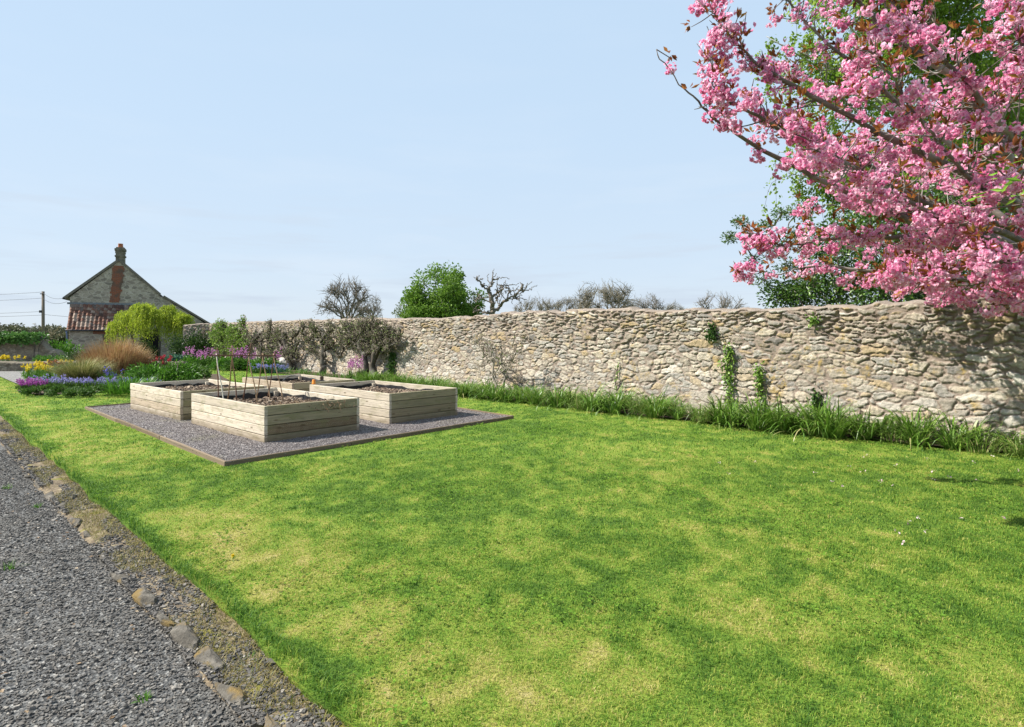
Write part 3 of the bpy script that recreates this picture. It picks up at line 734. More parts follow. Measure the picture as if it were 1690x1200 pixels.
HOSE = m_plain('black_hose', (.03, .03, .03), .45, (.06, .06, .06), 10)
mb = MB(); h0, h1, h2 = P(467, 629, 14.2), P(486, 620.5, 15.2), P(527, 629, 14.3)
s = np.linspace(0, 1, 16)[:, None]; q = h0*(1-s)**2+2*s*(1-s)*(2*h1-.5*h0-.5*h2)+h2*s*s
mb.tube(q, .012, 6); tag(mb.build('hoop', HOSE, None, True), 'thin dark hoop arching over the bed at the back', 'hoop')
mb = MB(); q = P(531, 628, 14.0); mb.box((q[0], q[1], .585+.035), (.075, .05, .07), .6, (0, 0, 901)); mb.box((q[0], q[1], .585+.075), (.06, .042, .012), .6, (0, 0, 902))
tag(mb.build('wooden_block', m_wood('dark_offcut', [(0, (.10, .075, .05)), (1, (.14, .1, .07))], .1), None, False, 'plank'), 'small dark wooden block on the rim of the bed at the back', 'block')
ORANGE = m_plain('orange_plastic', (.75, .22, .02), .4, (.85, .30, .03), 10)
fc = NCc+bedC[1]*2.80+bedC[2]*.06; mb = MB(); an = np.linspace(0, 2*math.pi, 15)[:-1]
pr = [(.0, .585), (.038, .585), (.040, .60), (.036, .605), (.030, .675), (.026, .680), (0, .680)]
V = np.array([(fc[0]+r*math.cos(a), fc[1]+r*math.sin(a), z) for r, z in pr for a in an]); n = 14
i = np.arange(6)[:, None]*n+np.arange(n)[None]; j = np.arange(6)[:, None]*n+((np.arange(n)+1) % n)[None]
mb.add(V, np.stack([i, j, j+n, i+n], -1).reshape(-1, 4)); tag(mb.build('plastic_cup', ORANGE, None, True), 'small orange plastic cup upturned on a corner of a raised bed', 'cup')

# ------------------------------------------------------------------ kerb stones between path and verge, loose rocks
m, nt = new_mat('kerb_rock'); p = gpos(nt); f = noise(nt, p, 12, 6, .7)
c = ramp(nt, f, [(.3, (.045, .04, .033)), (.5, (.10, .09, .075)), (.7, (.19, .172, .145))]); c = mixc(nt, maprange(nt, noise(nt, p, 5, 4), .56, .64), c, (.18, .125, .05))
ROCK = finish(m, nt, c, .9, f, .9, .03, .15)
def rock(L, W_, H, rng, k=9):
    s = np.linspace(-1, 1, k); faces = []; Vs = []
    a, b = np.meshgrid(np.linspace(0, math.pi, k), np.linspace(0, 2*math.pi, 2*k, endpoint=False), indexing='ij')
    x, y, z = np.sin(a)*np.cos(b), np.sin(a)*np.sin(b), np.cos(a)
    q = np.stack([x, y, z], -1); q = np.sign(q)*np.abs(q)**.55
    for _ in range(17):                                  # knock flat facets off it
        nn = nrm(rng.normal(size=3)); dd = rng.uniform(.50, .95); ex = np.clip(q @ nn-dd, 0, None); q = q-ex[..., None]*nn
    q = q*(1+.10*(fbm(b*1.5+rng.uniform(0, 9), a*2, 7, 3)-.5)[..., None])
    q = q*np.array([L/2, W_/2, H/2]); n = 2*k
    i = np.arange(k-1)[:, None]*n+np.arange(n)[None]; j = np.arange(k-1)[:, None]*n+((np.arange(n)+1) % n)[None]
    return q.reshape(-1, 3), np.stack([i, i+n, j+n, j], -1).reshape(-1, 4)
rng = np.random.default_rng(21); protos = []
for (L, W_, H) in ((.40, .10, .075), (.34, .12, .075), (.26, .10, .065), (.19, .09, .06), (.36, .085, .07)):
    V, Fq = rock(L, W_, H, rng); me_o = mk('kerb_stone', V, Fq, ROCK, None, False); protos.append(me_o)
used = [0]*5
def put_stone(a, c, z, k, rz, sc, label):
    o = protos[k] if not used[k] else protos[k].copy()
    if used[k]: COL.objects.link(o)
    used[k] = 1; q = AC(a, c); o.location = (q[0], q[1], z); o.rotation_euler = (rng.normal(0, .08), rng.normal(0, .06), rz); o.scale = (sc, sc, sc)
    tag(o, label, 'stone', 'kerb stones along the gravel path')
a = 2.35; kk = 0
near_labels = ['mossy kerb stone nearest the camera, long and narrow', 'flat pale kerb stone second along the path edge', 'dark kerb stone half sunk in gravel by the verge', 'brown rounded kerb stone standing proud of the gravel']
while a < 13.5:
    k = int(rng.integers(0, 5)) if kk > 3 else (4, 0, 1, 1)[kk]
    L = (.40, .34, .26, .19, .36)[k]; sc = rng.uniform(.75, 1.1)
    lab = near_labels[kk] if kk < 4 else 'half buried grey stone in the broken kerb line along the gravel path'
    put_stone(a+L*sc/2, 1.085+rng.normal(0, .022)+(.0 if a < 9 else .02*(a-9)), -.070+.014*(a < 4.3)+rng.normal(0, .006), k, R(135)+rng.normal(0, .10), sc, lab)
    a += L*sc*(.98 if a < 4.2 else 1.0)+rng.uniform(0, .04 if a < 4.2 else .45); kk += 1
# ------------------------------------------------------------------ the house at the end of the garden
m, nt = new_mat('house_stone'); p = gpos(nt)
q = scalev(nt, p, (1.0, .0, 1.75)); wq = mixc(nt, .10, q, noise(nt, p, 2.2, 3, .6, 1), 'ADD')
vo = nd(nt, 'ShaderNodeTexVoronoi', {'Vector': wq, 'Scale': 3.1, 'Randomness': .9}); ve = nd(nt, 'ShaderNodeTexVoronoi', {'Vector': wq, 'Scale': 3.1, 'Randomness': .9}, feature='DISTANCE_TO_EDGE')
sx = nd(nt, 'ShaderNodeSeparateXYZ', {0: vo.outputs['Color']}).outputs[0]
c = ramp(nt, sx, [(0, (.20, .175, .145)), (.4, (.32, .275, .22)), (.7, (.40, .35, .28)), (1, (.24, .20, .165))])
c = mixc(nt, .5, c, ramp(nt, noise(nt, p, 9, 5, .7), [(.3, (.25,)*3), (.7, (.75,)*3)]), 'OVERLAY')
jt = maprange(nt, ve.outputs['Distance'], .07, .02)
c = mixc(nt, mth(nt, 'MULTIPLY', jt, .75), c, (.50, .45, .37))
z = nd(nt, 'ShaderNodeSeparateXYZ', {0: p}).outputs[2]
HSTONE = finish(m, nt, c, .9, mth(nt, 'MINIMUM', ve.outputs['Distance'], .12), .8, .05, .1)
m, nt = new_mat('old_brick'); p = gpos(nt)
bt = nd(nt, 'ShaderNodeTexBrick', {'Vector': nd(nt, 'ShaderNodeMapping', {'Vector': p, 'Rotation': (R(90), 0, 0)}).outputs[0], 'Scale': 1.0, 'Color1': (.27, .085, .045, 1), 'Color2': (.20, .075, .05, 1), 'Mortar': (.2, .15, .11, 1)})
bt.inputs['Brick Width'].default_value = .22; bt.inputs['Row Height'].default_value = .075; bt.inputs['Mortar Size'].default_value = .008
c = mixc(nt, maprange(nt, noise(nt, p, 2.3, 4), .5, .62), bt.outputs[0], (.13, .09, .07))
BRICK = finish(m, nt, c, .9, noise(nt, p, 12, 4), .5, .02, .1)
m, nt = new_mat('pantile'); r = isl(nt); p = gpos(nt)
c = ramp(nt, r, [(0, (.08, .05, .042)), (.3, (.15, .07, .05)), (.55, (.21, .10, .065)), (.75, (.20, .145, .115)), (.9, (.36, .26, .20)), (1, (.12, .08, .068))])
c = mixc(nt, maprange(nt, noise(nt, p, 2.0, 5, .7), .52, .66), c, (.17, .145, .125))
TILE = finish(m, nt, c, .8, noise(nt, p, 20, 4), .4, .01, .2)
SLATE = m_plain('grey_slate', (.09, .09, .095), .7, (.15, .15, .15), 3)
LEAD = m_plain('lead_flashing', (.15, .165, .18), .7, (.21, .225, .24), 2)
GUTTER = m_plain('dark_gutter', (.025, .025, .03), .5, (.04, .04, .045), 5)
PIPE = m_plain('blue_grey_pipe', (.12, .16, .28), .5, (.16, .20, .33), 5)
DARK = m_plain('dark_glass', (.01, .012, .014), .15, (.02, .022, .025), 2, .5)
VERGEM = m_plain('mortar_verge', (.13, .115, .095), .9, (.19, .17, .14), 5)
POTM = m_plain('terracotta_pot', (.30, .10, .05), .8, (.40, .15, .08), 8)
CHST = m_plain('chimney_stone', (.11, .10, .075), .9, (.22, .19, .15), 4)
HY0 = 42.0
def frame_ring(x0, x1, z0, z1, y0, y1, w=.05):
    o = [(x0, z0), (x1, z0), (x1, z1), (x0, z1)]; q = [(x0+w, z0+w), (x1-w, z0+w), (x1-w, z1-w), (x0+w, z1-w)]
    V = [(x, y, z) for y in (y0, y1) for x, z in o+q]; f = []
    for k in range(4):
        j = (k+1) % 4; f += [[k, j, j+4, k+4], [k+8, k+12, j+12, j+8], [k+4, j+4, j+12, k+12], [k, k+8, j+8, j]]
    return V, np.array(f)
HT = R(27); HX, HYd = np.array([math.cos(HT), math.sin(HT)]), np.array([-math.sin(HT), math.cos(HT)])
hs = empty('house', (-27.2, HY0, 0), 'old stone house with a tall gable, a brick streaked chimney breast and a tiled lean-to', 'house', None, HT)
def hz(px, py, yl=0.0):
    r = (px-CX)/F; O2 = np.array([-27.2, HY0]); Y = (yl+HYd @ O2)/(HYd @ np.array([r, 1.0]))
    return float(HX @ (np.array([r*Y, Y])-O2)), float(CAMH+(HY-py)/F*Y)
eL, eA, eR = hz(112, 490), hz(196.5, 431), hz(263, 487); lR = hz(345, 535.5); lS = hz(269, 490)
mb = MB(); mb.prism([(eL[0], -.2), (eL[0]+.12, eL[1]), eA, (eR[0], eR[1]), (eR[0], -.2)][::1], 0, 9.0); mb.build('wall', HSTONE, hs)
mb = MB(); mb.prism([(eR[0]+.002, -.2), (eR[0]+.002, eR[1]-.15), lS, (lR[0], lR[1]-.1), (lR[0], -.2)], .03, 8.0); mb.build('side_wall', HSTONE, hs)
def slope(name, a, b, th, y0, y1, mat, over=.12):
    a = np.array(a); b = np.array(b); e = nrm(b-a); nn = np.array([-e[1], e[0]]); nn = nn if nn[1] > 0 else -nn
    a2, b2 = a-e*over*(1 if a[1] < b[1] else 0), b+e*over*(1 if b[1] < a[1] else 0)
    mb = MB(); mb.prism([tuple(a2+nn*.004), tuple(b2+nn*.004), tuple(b2+nn*th), tuple(a2+nn*th)], y0, y1); return mb.build(name, mat, hs)
slope('roof', eL, eA, .10, .10, 9.2, SLATE, .25); slope('roof', eA, eR, .10, .10, 9.2, SLATE, .05); slope('roof', lS, lR, .09, .12, 8.1, SLATE, .15)
slope('verge', eL, eA, .15, -.10, .098, VERGEM, .25); slope('verge', eA, eR, .15, -.10, .098, VERGEM, .0); slope('verge', lS, lR, .13, -.10, .118, VERGEM, .15)
# chimney with bands and a pot
ch0, ch1 = hz(189.5, 440), hz(206.5, 410); w_ = ch1[0]-ch0[0]; cxh = (ch0[0]+ch1[0])/2
mb = MB(); mb.box((cxh, .34, (eA[1]-.9+ch1[1])/2), (w_*.86, .66, ch1[1]-eA[1]+.9))
for zz, ww, hh in ((ch1[1]-.10, 1.06, .16), (ch1[1]-.55, 1.04, .10), (ch1[1]-.28, .95, .12)): mb.box((cxh, .34, zz), (w_*ww, .66*ww+.05, hh))
mb.box((cxh, .34, ch1[1]+.03), (w_*.8, .5, .1))
ch = mb.build('chimney', CHST, hs)
an = np.linspace(0, 2*math.pi, 13)[:-1]; mb = MB()
pr = [(.17, 0), (.16, .1), (.14, .3), (.155, .33), (.155, .38), (.12, .38), (.11, .1)]
V = np.array([(cxh+r*math.cos(a), .34+r*math.sin(a), ch1[1]+.06+z*.75) for r, z in pr for a in an]); n = 12
i = np.arange(6)[:, None]*n+np.arange(n)[None]; j = np.arange(6)[:, None]*n+((np.arange(n)+1) % n)[None]
mb.add(V, np.stack([i, j, j+n, i+n], -1).reshape(-1, 4)); mb.build('chimney_pot', POTM, ch, True)
# ragged brick chimney breast
rng = np.random.default_rng(31); mb = MB()
b0, b1 = hz(183, 499), hz(205, 440); zs = np.arange(b0[1], b1[1]-.1, .15)
for z in zs:
    f = (z-b0[1])/(b1[1]-b0[1]); cxb = hz(190, 0)[0]+f*(hz(196.5, 0)[0]-hz(190, 0)[0]); hw = .22+.05*f
    l, r = cxb-hw-rng.uniform(0, .13), cxb+hw+rng.uniform(0, .12)
    mb.box(((l+r)/2, -.002, z+.074), (r-l, .05, .146))
mb.build('brick_breast', BRICK, hs)
# lean-to: pantile roof, low wall, window, gutter, downpipe
pL, pR = hz(117, 502)[0], hz(232, 502)[0]; zt, zb, dep = hz(0, 501)[1], 1.86, 1.45
mb = MB(); mb.box(((pL+pR)/2+.0, -.035, zt+.10), (pR-pL+.4, .07, .13)); mb.build('flashing', LEAD, hs)
mb = MB(); pw = pR-pL; wl = pL+.16
wx0, wx1 = hz(168, 0, -dep)[0], hz(188, 0, -dep)[0]
for (x0, x1, z0, z1) in ((wl, wx0, -.2, 1.84), (wx0, wx1, -.2, .95), (wx0, wx1, 1.60, 1.84), (wx1, pR, -.2, 1.84)):
    mb.box(((x0+x1)/2, -dep+.32, (z0+z1)/2), (x1-x0, .3, z1-z0))
mb.box((wl+.15, -(dep-.47)/2, .8), (.3, dep-.47-.01, 2.0)); mb.box((pR-.15, -(dep-.47)/2, .8), (.3, dep-.47-.01, 2.0))
mb.build('lean_to_wall', HSTONE, hs)
mb = MB(); mb.box(((wx0+wx1)/2-.15, -dep+.155, 1.70), (wx1-wx0+.7, .03, .19)); mb.build('brick_lintel', BRICK, hs)
mb = MB(); mb.box(((wx0+wx1)/2, -dep+.34, 1.27), (wx1-wx0-.01, .03, .64)); wd_ = mb.build('window', DARK, hs)
mb = MB()
mb.add(*frame_ring(wx0, wx1, .96, 1.59, -dep+.28, -dep+.325))
mb.build('window_frame', m_plain('old_paint', (.30, .29, .26), .6), wd_)
mb = MB(); nr = 9; tw_ = .235; ncol = int(pw/tw_); sl_ = math.hypot(dep-.05, zt-zb); e = np.array([0, -(dep-.05)/sl_, (zb-zt)/sl_]); up = np.array([0, -e[2], e[1]]); up = up if up[2] > 0 else -up
xs_ = np.linspace(0, tw_*1.06, 9); prof = .036*np.sin(xs_/tw_*2*math.pi-.6)+.012
for r_ in range(nr):
    for k in range(ncol):
        s0, s1 = sl_*(r_/nr)-.0, sl_*((r_+1)/nr)+.05; V = []
        jx, jz = rng.normal(0, .006), rng.normal(0, .005)
        skew = 0
        for (s, lift) in ((s0, .012), ((s0+s1)/2, .026), (s1, .042), (s1, .020)):
            base = np.array([pL+k*tw_+jx, -.03, zt])+e*s
            for x, h in zip(xs_, prof): V.append(base+np.array([x, 0, 0])+up*(h+lift+jz+.05))
        i = np.arange(3)[:, None]*9+np.arange(8)[None]; mb.add(V, np.stack([i, i+9, i+10, i+1], -1).reshape(-1, 4))
lr = mb.build('tiled_roof', TILE, hs)
mb = MB(); ends = np.array([[0, -.03, zt], [0, -.03+e[1]*sl_, zt+e[2]*sl_]])
V = []
for x in (pL+.02, pR-.02):
    for q in ends:
        for o in (-.06, .03): V.append(np.array([x, q[1], q[2]])+up*o)
mb.add(V, [[0, 1, 3, 2], [4, 6, 7, 5], [0, 2, 6, 4], [1, 5, 7, 3], [0, 4, 5, 1], [2, 3, 7, 6]]); mb.build('roof_deck', GUTTER, hs)
mb = MB(); gx = np.linspace(pL-.08, pR, 10); mb.tube(np.stack([gx, 0*gx-dep-.07, 0*gx+zb-.01], 1), .055, 8); mb.build('gutter', GUTTER, hs, True)
mb = MB(); px_ = hz(110, 0, -dep)[0]; mb.tube(np.array([(px_, -dep-.06, zb-.03), (px_, -dep-.03, zb-.2), (px_, -dep+.10, zb-.35), (px_, -dep+.10, zb-.7), (px_, -dep+.1, .0)]), .045, 8); mb.build('downpipe', PIPE, hs, True)
mb = MB(); gx = np.linspace(0, 9, 4); mb.tube(np.stack([0*gx+eL[0]-.22, gx-.25, 0*gx+eL[1]-.12], 1), .06, 8); mb.build('gutter', GUTTER, hs, True)
# doorway under the climber: a black slab paints the darkness of the opening
mb = MB(); dx0, dx1 = hz(236, 0)[0], hz(262, 0)[0]; mb.box(((dx0+dx1)/2, -.01, .95), (dx1-dx0, .05, 1.95)); mb.build('doorway', m_plain('doorway_darkness', (.008, .007, .006), .9, (.012, .01, .01)), hs)

# ------------------------------------------------------------------ pole and cables
POLEM = m_bark('pole_timber', (.12, .095, .075), (.20, .165, .13), 8, (1, 1, .1))
pp = P(71.2, 555, 60); tz = P(71, 481, 60)[2]
pr_ = empty('utility_pole', (pp[0], 60, 0), 'tall dark wooden utility pole carrying cables beside the house', 'utility pole')
mb = MB(); mb.tube(np.array([(0, 0, -.6), (0, 0, 2), (0, 0, tz)]), [.16, .15, .125], 10); mb.build('pole', POLEM, pr_, True)
mb = MB(); mb.box((-.10, -.19, tz-2.0), (.22, .14, .24)); mb.build('bracket', GUTTER, pr_); mb = MB(); mb.box((0, -.17, tz-.25), (.3, .08, .08)); mb.build('insulator_arm', GUTTER, pr_)
def cable(p0, p1, sag, label):
    s = np.linspace(0, 1, 24)[:, None]; q = p0*(1-s)+p1*s; q[:, 2] -= (4*sag*s*(1-s))[:, 0]
    mb = MB(); mb.tube(q, .014, 5); tag(mb.build('cable', GUTTER, None, True), label, 'cable', 'overhead cables by the pole')
for y0, y1, lab in ((485.5, 482, 'topmost cable running from the pole out over the broken wall'), (494.5, 492, 'second cable from the top on the open side of the pole'), (513, 514, 'third cable down on the open side of the pole'), (516.5, 520, 'lowest cable on the open side of the pole')):
    cable(P(-260, y0+2, 58), P(71, y1, 60), .25, lab)
cable(P(71, 483, 60), P(109, 491, 43), .3, 'upper cable from the pole to the house eave'); cable(P(71, 492.5, 60), P(110, 498, 43.2), .3, 'lower cable from the pole to the house eave')
cable(P(71, 519, 60), P(520, 533, 66), .5, 'cable passing low behind the house and above the far garden wall')

# ------------------------------------------------------------------ trees behind
def grow(mb, tips, rng, p, d, L, r, lvl, maxl, prm):
    n = 6 if lvl < 2 else 4; pts = [p]; q = p.copy(); dd = d.copy(); dirs = [d]
    for k in range(n):
        dd = nrm(dd+rng.normal(0, prm['wig'], 3)*(1 if lvl else .5)+np.array([0, 0, prm['up']*(.5 if lvl else 1)]))
        q = q+dd*L/n; pts.append(q); dirs.append(dd)
    rr = r*np.linspace(1, prm['tap'], n+1); rr[0] *= 1.15 if lvl == 0 else 1
    mb[min(lvl, 1) if lvl < prm.get('split', 2) else 1].tube(np.array(pts), np.maximum(rr, prm['rmin']), (9, 6, 4, 3, 3, 3)[lvl])
    if lvl == maxl: tips.append((pts[-1], dirs[-1])); tips.append((pts[n//2], dirs[n//2])); return
    nc = prm['nc'][lvl]
    for k in range(nc):
        f = prm['f0'][lvl]+(1-prm['f0'][lvl])*(k+rng.uniform(.2, .9))/nc; x = f*n; i = min(int(x), n-1); w = x-i
        b = pts[i]*(1-w)+pts[i+1]*w; ax = dirs[i+1]
        sd_ = nrm(np.cross(ax, nrm(rng.normal(size=3)))); an = prm['ang'][lvl]*rng.uniform(.7, 1.3)
        nd_ = nrm(ax*math.cos(an)+sd_*math.sin(an))
        grow(mb, tips, rng, b, nd_, L*prm['lr'][lvl]*rng.uniform(.7, 1.2)*(1.15-.5*f*(lvl > 0)), max(r*prm['rr'][lvl]*(1-.35*f), prm['rmin']), lvl+1, maxl, prm)

BARK = m_bark('grey_bark', (.10, .085, .07), (.20, .175, .15)); TWIG = m_bark('grey_twigs', (.115, .10, .08), (.19, .165, .135), 3); TWIGY = m_bark('budding_twigs', (.15, .13, .075), (.24, .20, .12), 3)
def bare_tree(loc, h, seed, label, prm=None, twig=TWIG, group=None, maxl=4, name='bare_tree', cat='tree'):
    pr = dict(wig=.16, up=.06, tap=.45, rmin=.018, nc=(9, 6, 5, 4), f0=(.22, .25, .2, .15), ang=(.75, .65, .65, .7), lr=(.62, .55, .5, .5), rr=(.5, .5, .5, .55))
    pr.update(prm or {}); rng = np.random.default_rng(seed); mbs = [MB(), MB()]; tips = []
    root = empty(name, loc, label, cat, group)
    grow(mbs, tips, rng, np.zeros(3)-np.array([0, 0, .3]), np.array([0, 0, 1.0]), h*pr.get('tf', .62), h*.028, 0, maxl, pr)
    zm = max(float(np.concatenate(b.V)[:, 2].max()) for b in mbs if b.V); s = h/zm
    for b, nm, mt in ((mbs[0], 'trunk', BARK), (mbs[1], 'crown', twig)):
        if b.V: o = b.build(nm, mt, root, True); o.scale = (s, s, s)
    return root, tips, s
def at(px, pytop, Y, z0=-.5): return (P(px, 0, Y)[0], Y, z0), float(P(px, pytop, Y)[2]-z0)
def spl(pts, m):
    pts = np.array(pts, float); n = len(pts); k = np.linspace(0, n-1, m); i = np.minimum(k.astype(int), n-2); f = (k-i)[:, None]
    p0 = pts[np.maximum(i-1, 0)]; p1 = pts[i]; p2 = pts[i+1]; p3 = pts[np.minimum(i+2, n-1)]
    return .5*((2*p1)+(-p0+p2)*f+(2*p0-5*p1+4*p2-p3)*f*f+(-p0+3*p1-3*p2+p3)*f**3)
def dome_tree(loc, h, rx, seed, label, twig, nt_=420, zc=.5, nl=15, tw=3, fk=.2):
    """leafless parkland tree: limbs fanning from a short bole into a rounded shell of fine twigs"""
    rng = np.random.default_rng(seed); root = empty('bare_tree', loc, label, 'tree', 'bare trees beyond the wall'); mt, mc = MB(), MB()
    cen = np.array([0, 0, h*zc]); ex = np.array([rx, rx, h*(1-zc)]); fork = np.array([0, 0, h*fk])
    mt.tube(np.array([(0, 0, -.5), (0, 0, h*.1), fork+np.array([0, 0, h*.06])]), [h*.034, h*.028, h*.024], 9)
    L = []
    for k in range(nl):
        d = nrm(np.array([math.cos(k*2.4), math.sin(k*2.4), rng.uniform(-.15, 1.0)])); e = cen+d*ex*rng.uniform(.8, .98)
        md = fork*.5+e*.5+np.array([0, 0, h*.05])+rng.normal(0, .03*h, 3); q = spl([fork, fork*.75+md*.25+rng.normal(0, .015*h, 3), md, e], 12); q[2:-1] += rng.normal(0, .006*h, (9, 3))
        mt.tube(q, np.linspace(h*.015, h*.0034, 12), 6); L.append(q)
    A = np.concatenate([q[3:] for q in L])
    for k in range(nt_):
        d = rdir(1, rng)[0]; d[2] = abs(d[2])*1.1-.25; d = nrm(d); lump = .86+.14*math.sin(d[0]*5+seed)*math.cos(d[1]*4+d[2]*5)
        e = cen+d*ex*lump*rng.uniform(.6, 1.0)**.6; w_ = np.linalg.norm(A-e, axis=1)+.35*np.linalg.norm(A-fork, axis=1); b = A[np.argmin(w_+rng.random(len(A))*.05*h)]
        md = (b+e)/2+rng.normal(0, .018*h, 3)+np.array([0, 0, .01*h]); q = spl([b, md, e], 5); mc.tube(q, np.linspace(h*.0046, h*.0022, 5), 3)
        for _ in range(tw):
            f = q[rng.integers(1, 5)]; g_ = f+nrm(d*.8+rng.normal(0, .6, 3)+np.array([0, 0, .2]))*h*rng.uniform(.04, .10); mc.tube(np.array([f, (f+g_)/2+rng.normal(0, .005*h, 3), g_]), [h*.0020, h*.0017, h*.0012], 3)
    mt.build('trunk', BARK, root, True); mc.build('crown', twig, root, True); return root
PALET = m_bark('pale_twigs', (.12, .108, .092), (.19, .172, .15), 3); PALEY = m_bark('yellowish_twigs', (.13, .115, .085), (.205, .185, .14), 3)
for px, py, Y, rx, sd_, lab, mt_, nn, zc, nl, fk in ((885, 485, 95, 4.4, 7, 'low rounded bare tree next to the dead snag', PALEY, 230, .5, 15, .2), (1000, 459, 100, 5.8, 9, 'broadest bare tree above the middle of the wall', PALEY, 330, .5, 19, .2),
        (1066, 482, 110, 4.4, 11, 'grey bare tree just beside the broadest leafless crown', PALET, 200, .5, 14, .2), (944, 484, 108, 3.8, 15, 'small leafless tree tucked against the broadest bare crown', PALEY, 200, .5, 13, .2),
        (1113, 495, 115, 2.8, 12, 'smallest brownish bare tree peeping over the wall', PALEY, 200, .5, 13, .2), (1186, 478, 60, 3.1, 13, 'wide leafless tree with stout upright twigs left of the blossom', PALET, 130, .55, 17, .3),
        (572, 453, 70, 3.3, 3, 'slender bare tree rising above the espaliers, tallest leafless crown there', TWIG, 170, .55, 16, .35), (610, 482, 90, 2.2, 5, 'thin bare tree half hidden behind a taller leafless one', TWIG, 90, .55, 10, .3)):
    l, h = at(px, py, Y); dome_tree(l, h*1.03, rx*1.04, sd_, lab, mt_, int(nn*1.8), zc, nl, 3, fk)
l, h = at(412, 517, 52, 0); bare_tree(l, h, 17, 'little budding tree just topping the far stretch of wall', dict(nc=(7, 5, 4, 3), rmin=.014), TWIGY, 'bare trees beyond the wall', 3)
l, h = at(78, 533, 58, 0); bare_tree(l, h, 19, 'small bare bush tree at the foot of the utility pole', dict(nc=(7, 5, 4, 3), rmin=.014, f0=(.15, .2, .2, .15)), TWIGY, 'bare trees beyond the wall', 3)
# dead stag-headed oak
rng = np.random.default_rng(44); SNAG = m_bark('snag_wood', (.09, .075, .06), (.19, .16, .13)); mb = MB(); mb2 = MB()
root = empty('dead_tree', (P(815, 0, 56)[0], 56, -.5), 'gnarled dead tree with twisted bare limbs beside the green tree', 'tree')
def sp(px, py): q = P(px, py, 56); return np.array([q[0]-root.location[0], rng.normal(0, .4), q[2]+.5])
def limb(mbx, pts, r0, r1):
    pts = np.array(pts); s = np.linspace(0, 1, len(pts)*5); k = np.linspace(0, len(pts)-1, len(s)); i = np.minimum(k.astype(int), len(pts)-2); f = (k-i); f = (f*f*(3-2*f))[:, None]
    q = pts[i]*(1-f)+pts[i+1]*f+rng.normal(0, .05, (len(s), 3)); mbx.tube(q, np.linspace(r0, r1, len(s))*(1+.15*rng.normal(size=len(s))), 7)
limb(mb, [(0, 0, -.4), sp(813, 520), sp(812, 500), sp(807, 478)], .32, .16)
for pts, r in (([sp(807, 478), sp(812, 470), sp(813, 462)], .16), ([sp(808, 482), sp(797, 472), sp(789, 464), sp(787, 461)], .15), ([sp(811, 490), sp(822, 482), sp(831, 477), sp(829, 471)], .16),
               ([sp(813, 515), sp(824, 506), sp(836, 495), sp(851, 487), sp(862, 475)], .22), ([sp(836, 495), sp(841, 482), sp(839, 476)], .12), ([sp(851, 487), sp(863, 481)], .1),
               ([sp(813, 518), sp(801, 516), sp(790, 513), sp(783, 516)], .2), ([sp(824, 506), sp(820, 492)], .1), ([sp(836, 495), sp(852, 492)], .1), ([sp(811, 500), sp(796, 492), sp(788, 494)], .1)):
    limb(mb2, pts, r*.72, r*.25)
    for _ in range(7):
        k = rng.integers(1, len(pts)); b = pts[k]; e = b+rng.normal(0, .5, 3)+np.array([0, 0, .3]); limb(mb2, [b, (b+e)/2+rng.normal(0, .12, 3), e], .05, .02)
mb.build('trunk', SNAG, root, True); mb2.build('crown', SNAG, root, True)

def leafy_tree(loc, h, rx, seed, label, mat, n, size, zc=.55, rz=.5, clumps=60, name='leafy_tree', group=None, bark=BARK, droop=.0, trunkr=.03, lo=.1):
    rng = np.random.default_rng(seed); root = empty(name, loc, label, 'tree', group); mb = MB()
    cen = np.array([0, 0, h*zc]); K = rdir(clumps, rng); K = cen+K*np.array([rx, rx, h*rz])*rng.uniform(.32, .92, clumps)[:, None]**.7
    K = K[K[:, 2] > h*lo]
    mb.tube(np.array([(0, 0, -.5), (rng.normal(0, .1), 0, h*.3), (rng.normal(0, .3), rng.normal(0, .3), h*.75)]), [h*trunkr, h*trunkr*.75, h*trunkr*.2], 9)
    for q in K:
        b = np.array([0, 0, h*rng.uniform(.22, .5)]); md = (b+q)/2+rng.normal(0, .04*h, 3)*.5; mb.tube(np.array([b, md, q]), [h*.010, h*.006, h*.002], 4)
    mb.build('trunk', bark, root, True)
    k = rng.integers(0, len(K), n); cr = rx*rng.uniform(.14, .32, len(K))
    off = rdir(n, rng)*(rng.random(n)**.45)[:, None]*cr[k][:, None]*np.array([1, 1, .8]); pts = K[k]+off
    ax = nrm(off+.8*rdir(n, rng)*cr[k][:, None])
    V, Fq = leaves(pts, size, size*.62, rng, .4, droop, ax); mk('crown', V, Fq, mat, root)
    return root
GREEN1 = m_leaf('spring_leaves', [(0, (.06, .13, .014)), (.5, (.11, .21, .022)), (1, (.18, .29, .04))], .35, var=(.15, .26, .035), vscale=.5)
l, h = at(732, 441, 62); leafy_tree(l, h, 4.1, 51, 'dense round green tree behind the wall', GREEN1, 26000, .27, .5, .5, 110, lo=.05)
OLIVE = m_leaf('olive_hedge', [(0, (.07, .08, .035)), (1, (.13, .14, .07))], .2, var=(.12, .115, .075), vscale=.1)
l, h = at(680, 478, 66); leafy_tree(l, h, 1.9, 52, 'pale half leaved tree leaning out from the dense green tree', m_leaf('thin_leaves', [(0, (.10, .13, .04)), (1, (.18, .21, .075))], .3), 3600, .2, .5, .45, 40)
for k, (px, py, Y, rx) in enumerate(((10, 538, 150, 6), (33, 540, 160, 5), (-14, 537, 155, 7), (52, 544, 140, 4), (88, 544, 120, 5))):
    l, h = at(px, py, Y); leafy_tree(l, h, rx, 60+k, ['grey green tree in the far hedgerow, tallest at its open end', 'rounded hazy tree second in the far hedgerow', 'wide grey tree at the edge of the far hedgerow', 'low bushy tree in the hedgerow nearer the pole', 'low hedgerow tree showing between the pole and the house'][k], OLIVE, 3500, .6, .5, .5, 40, group='trees in the far hedgerow')
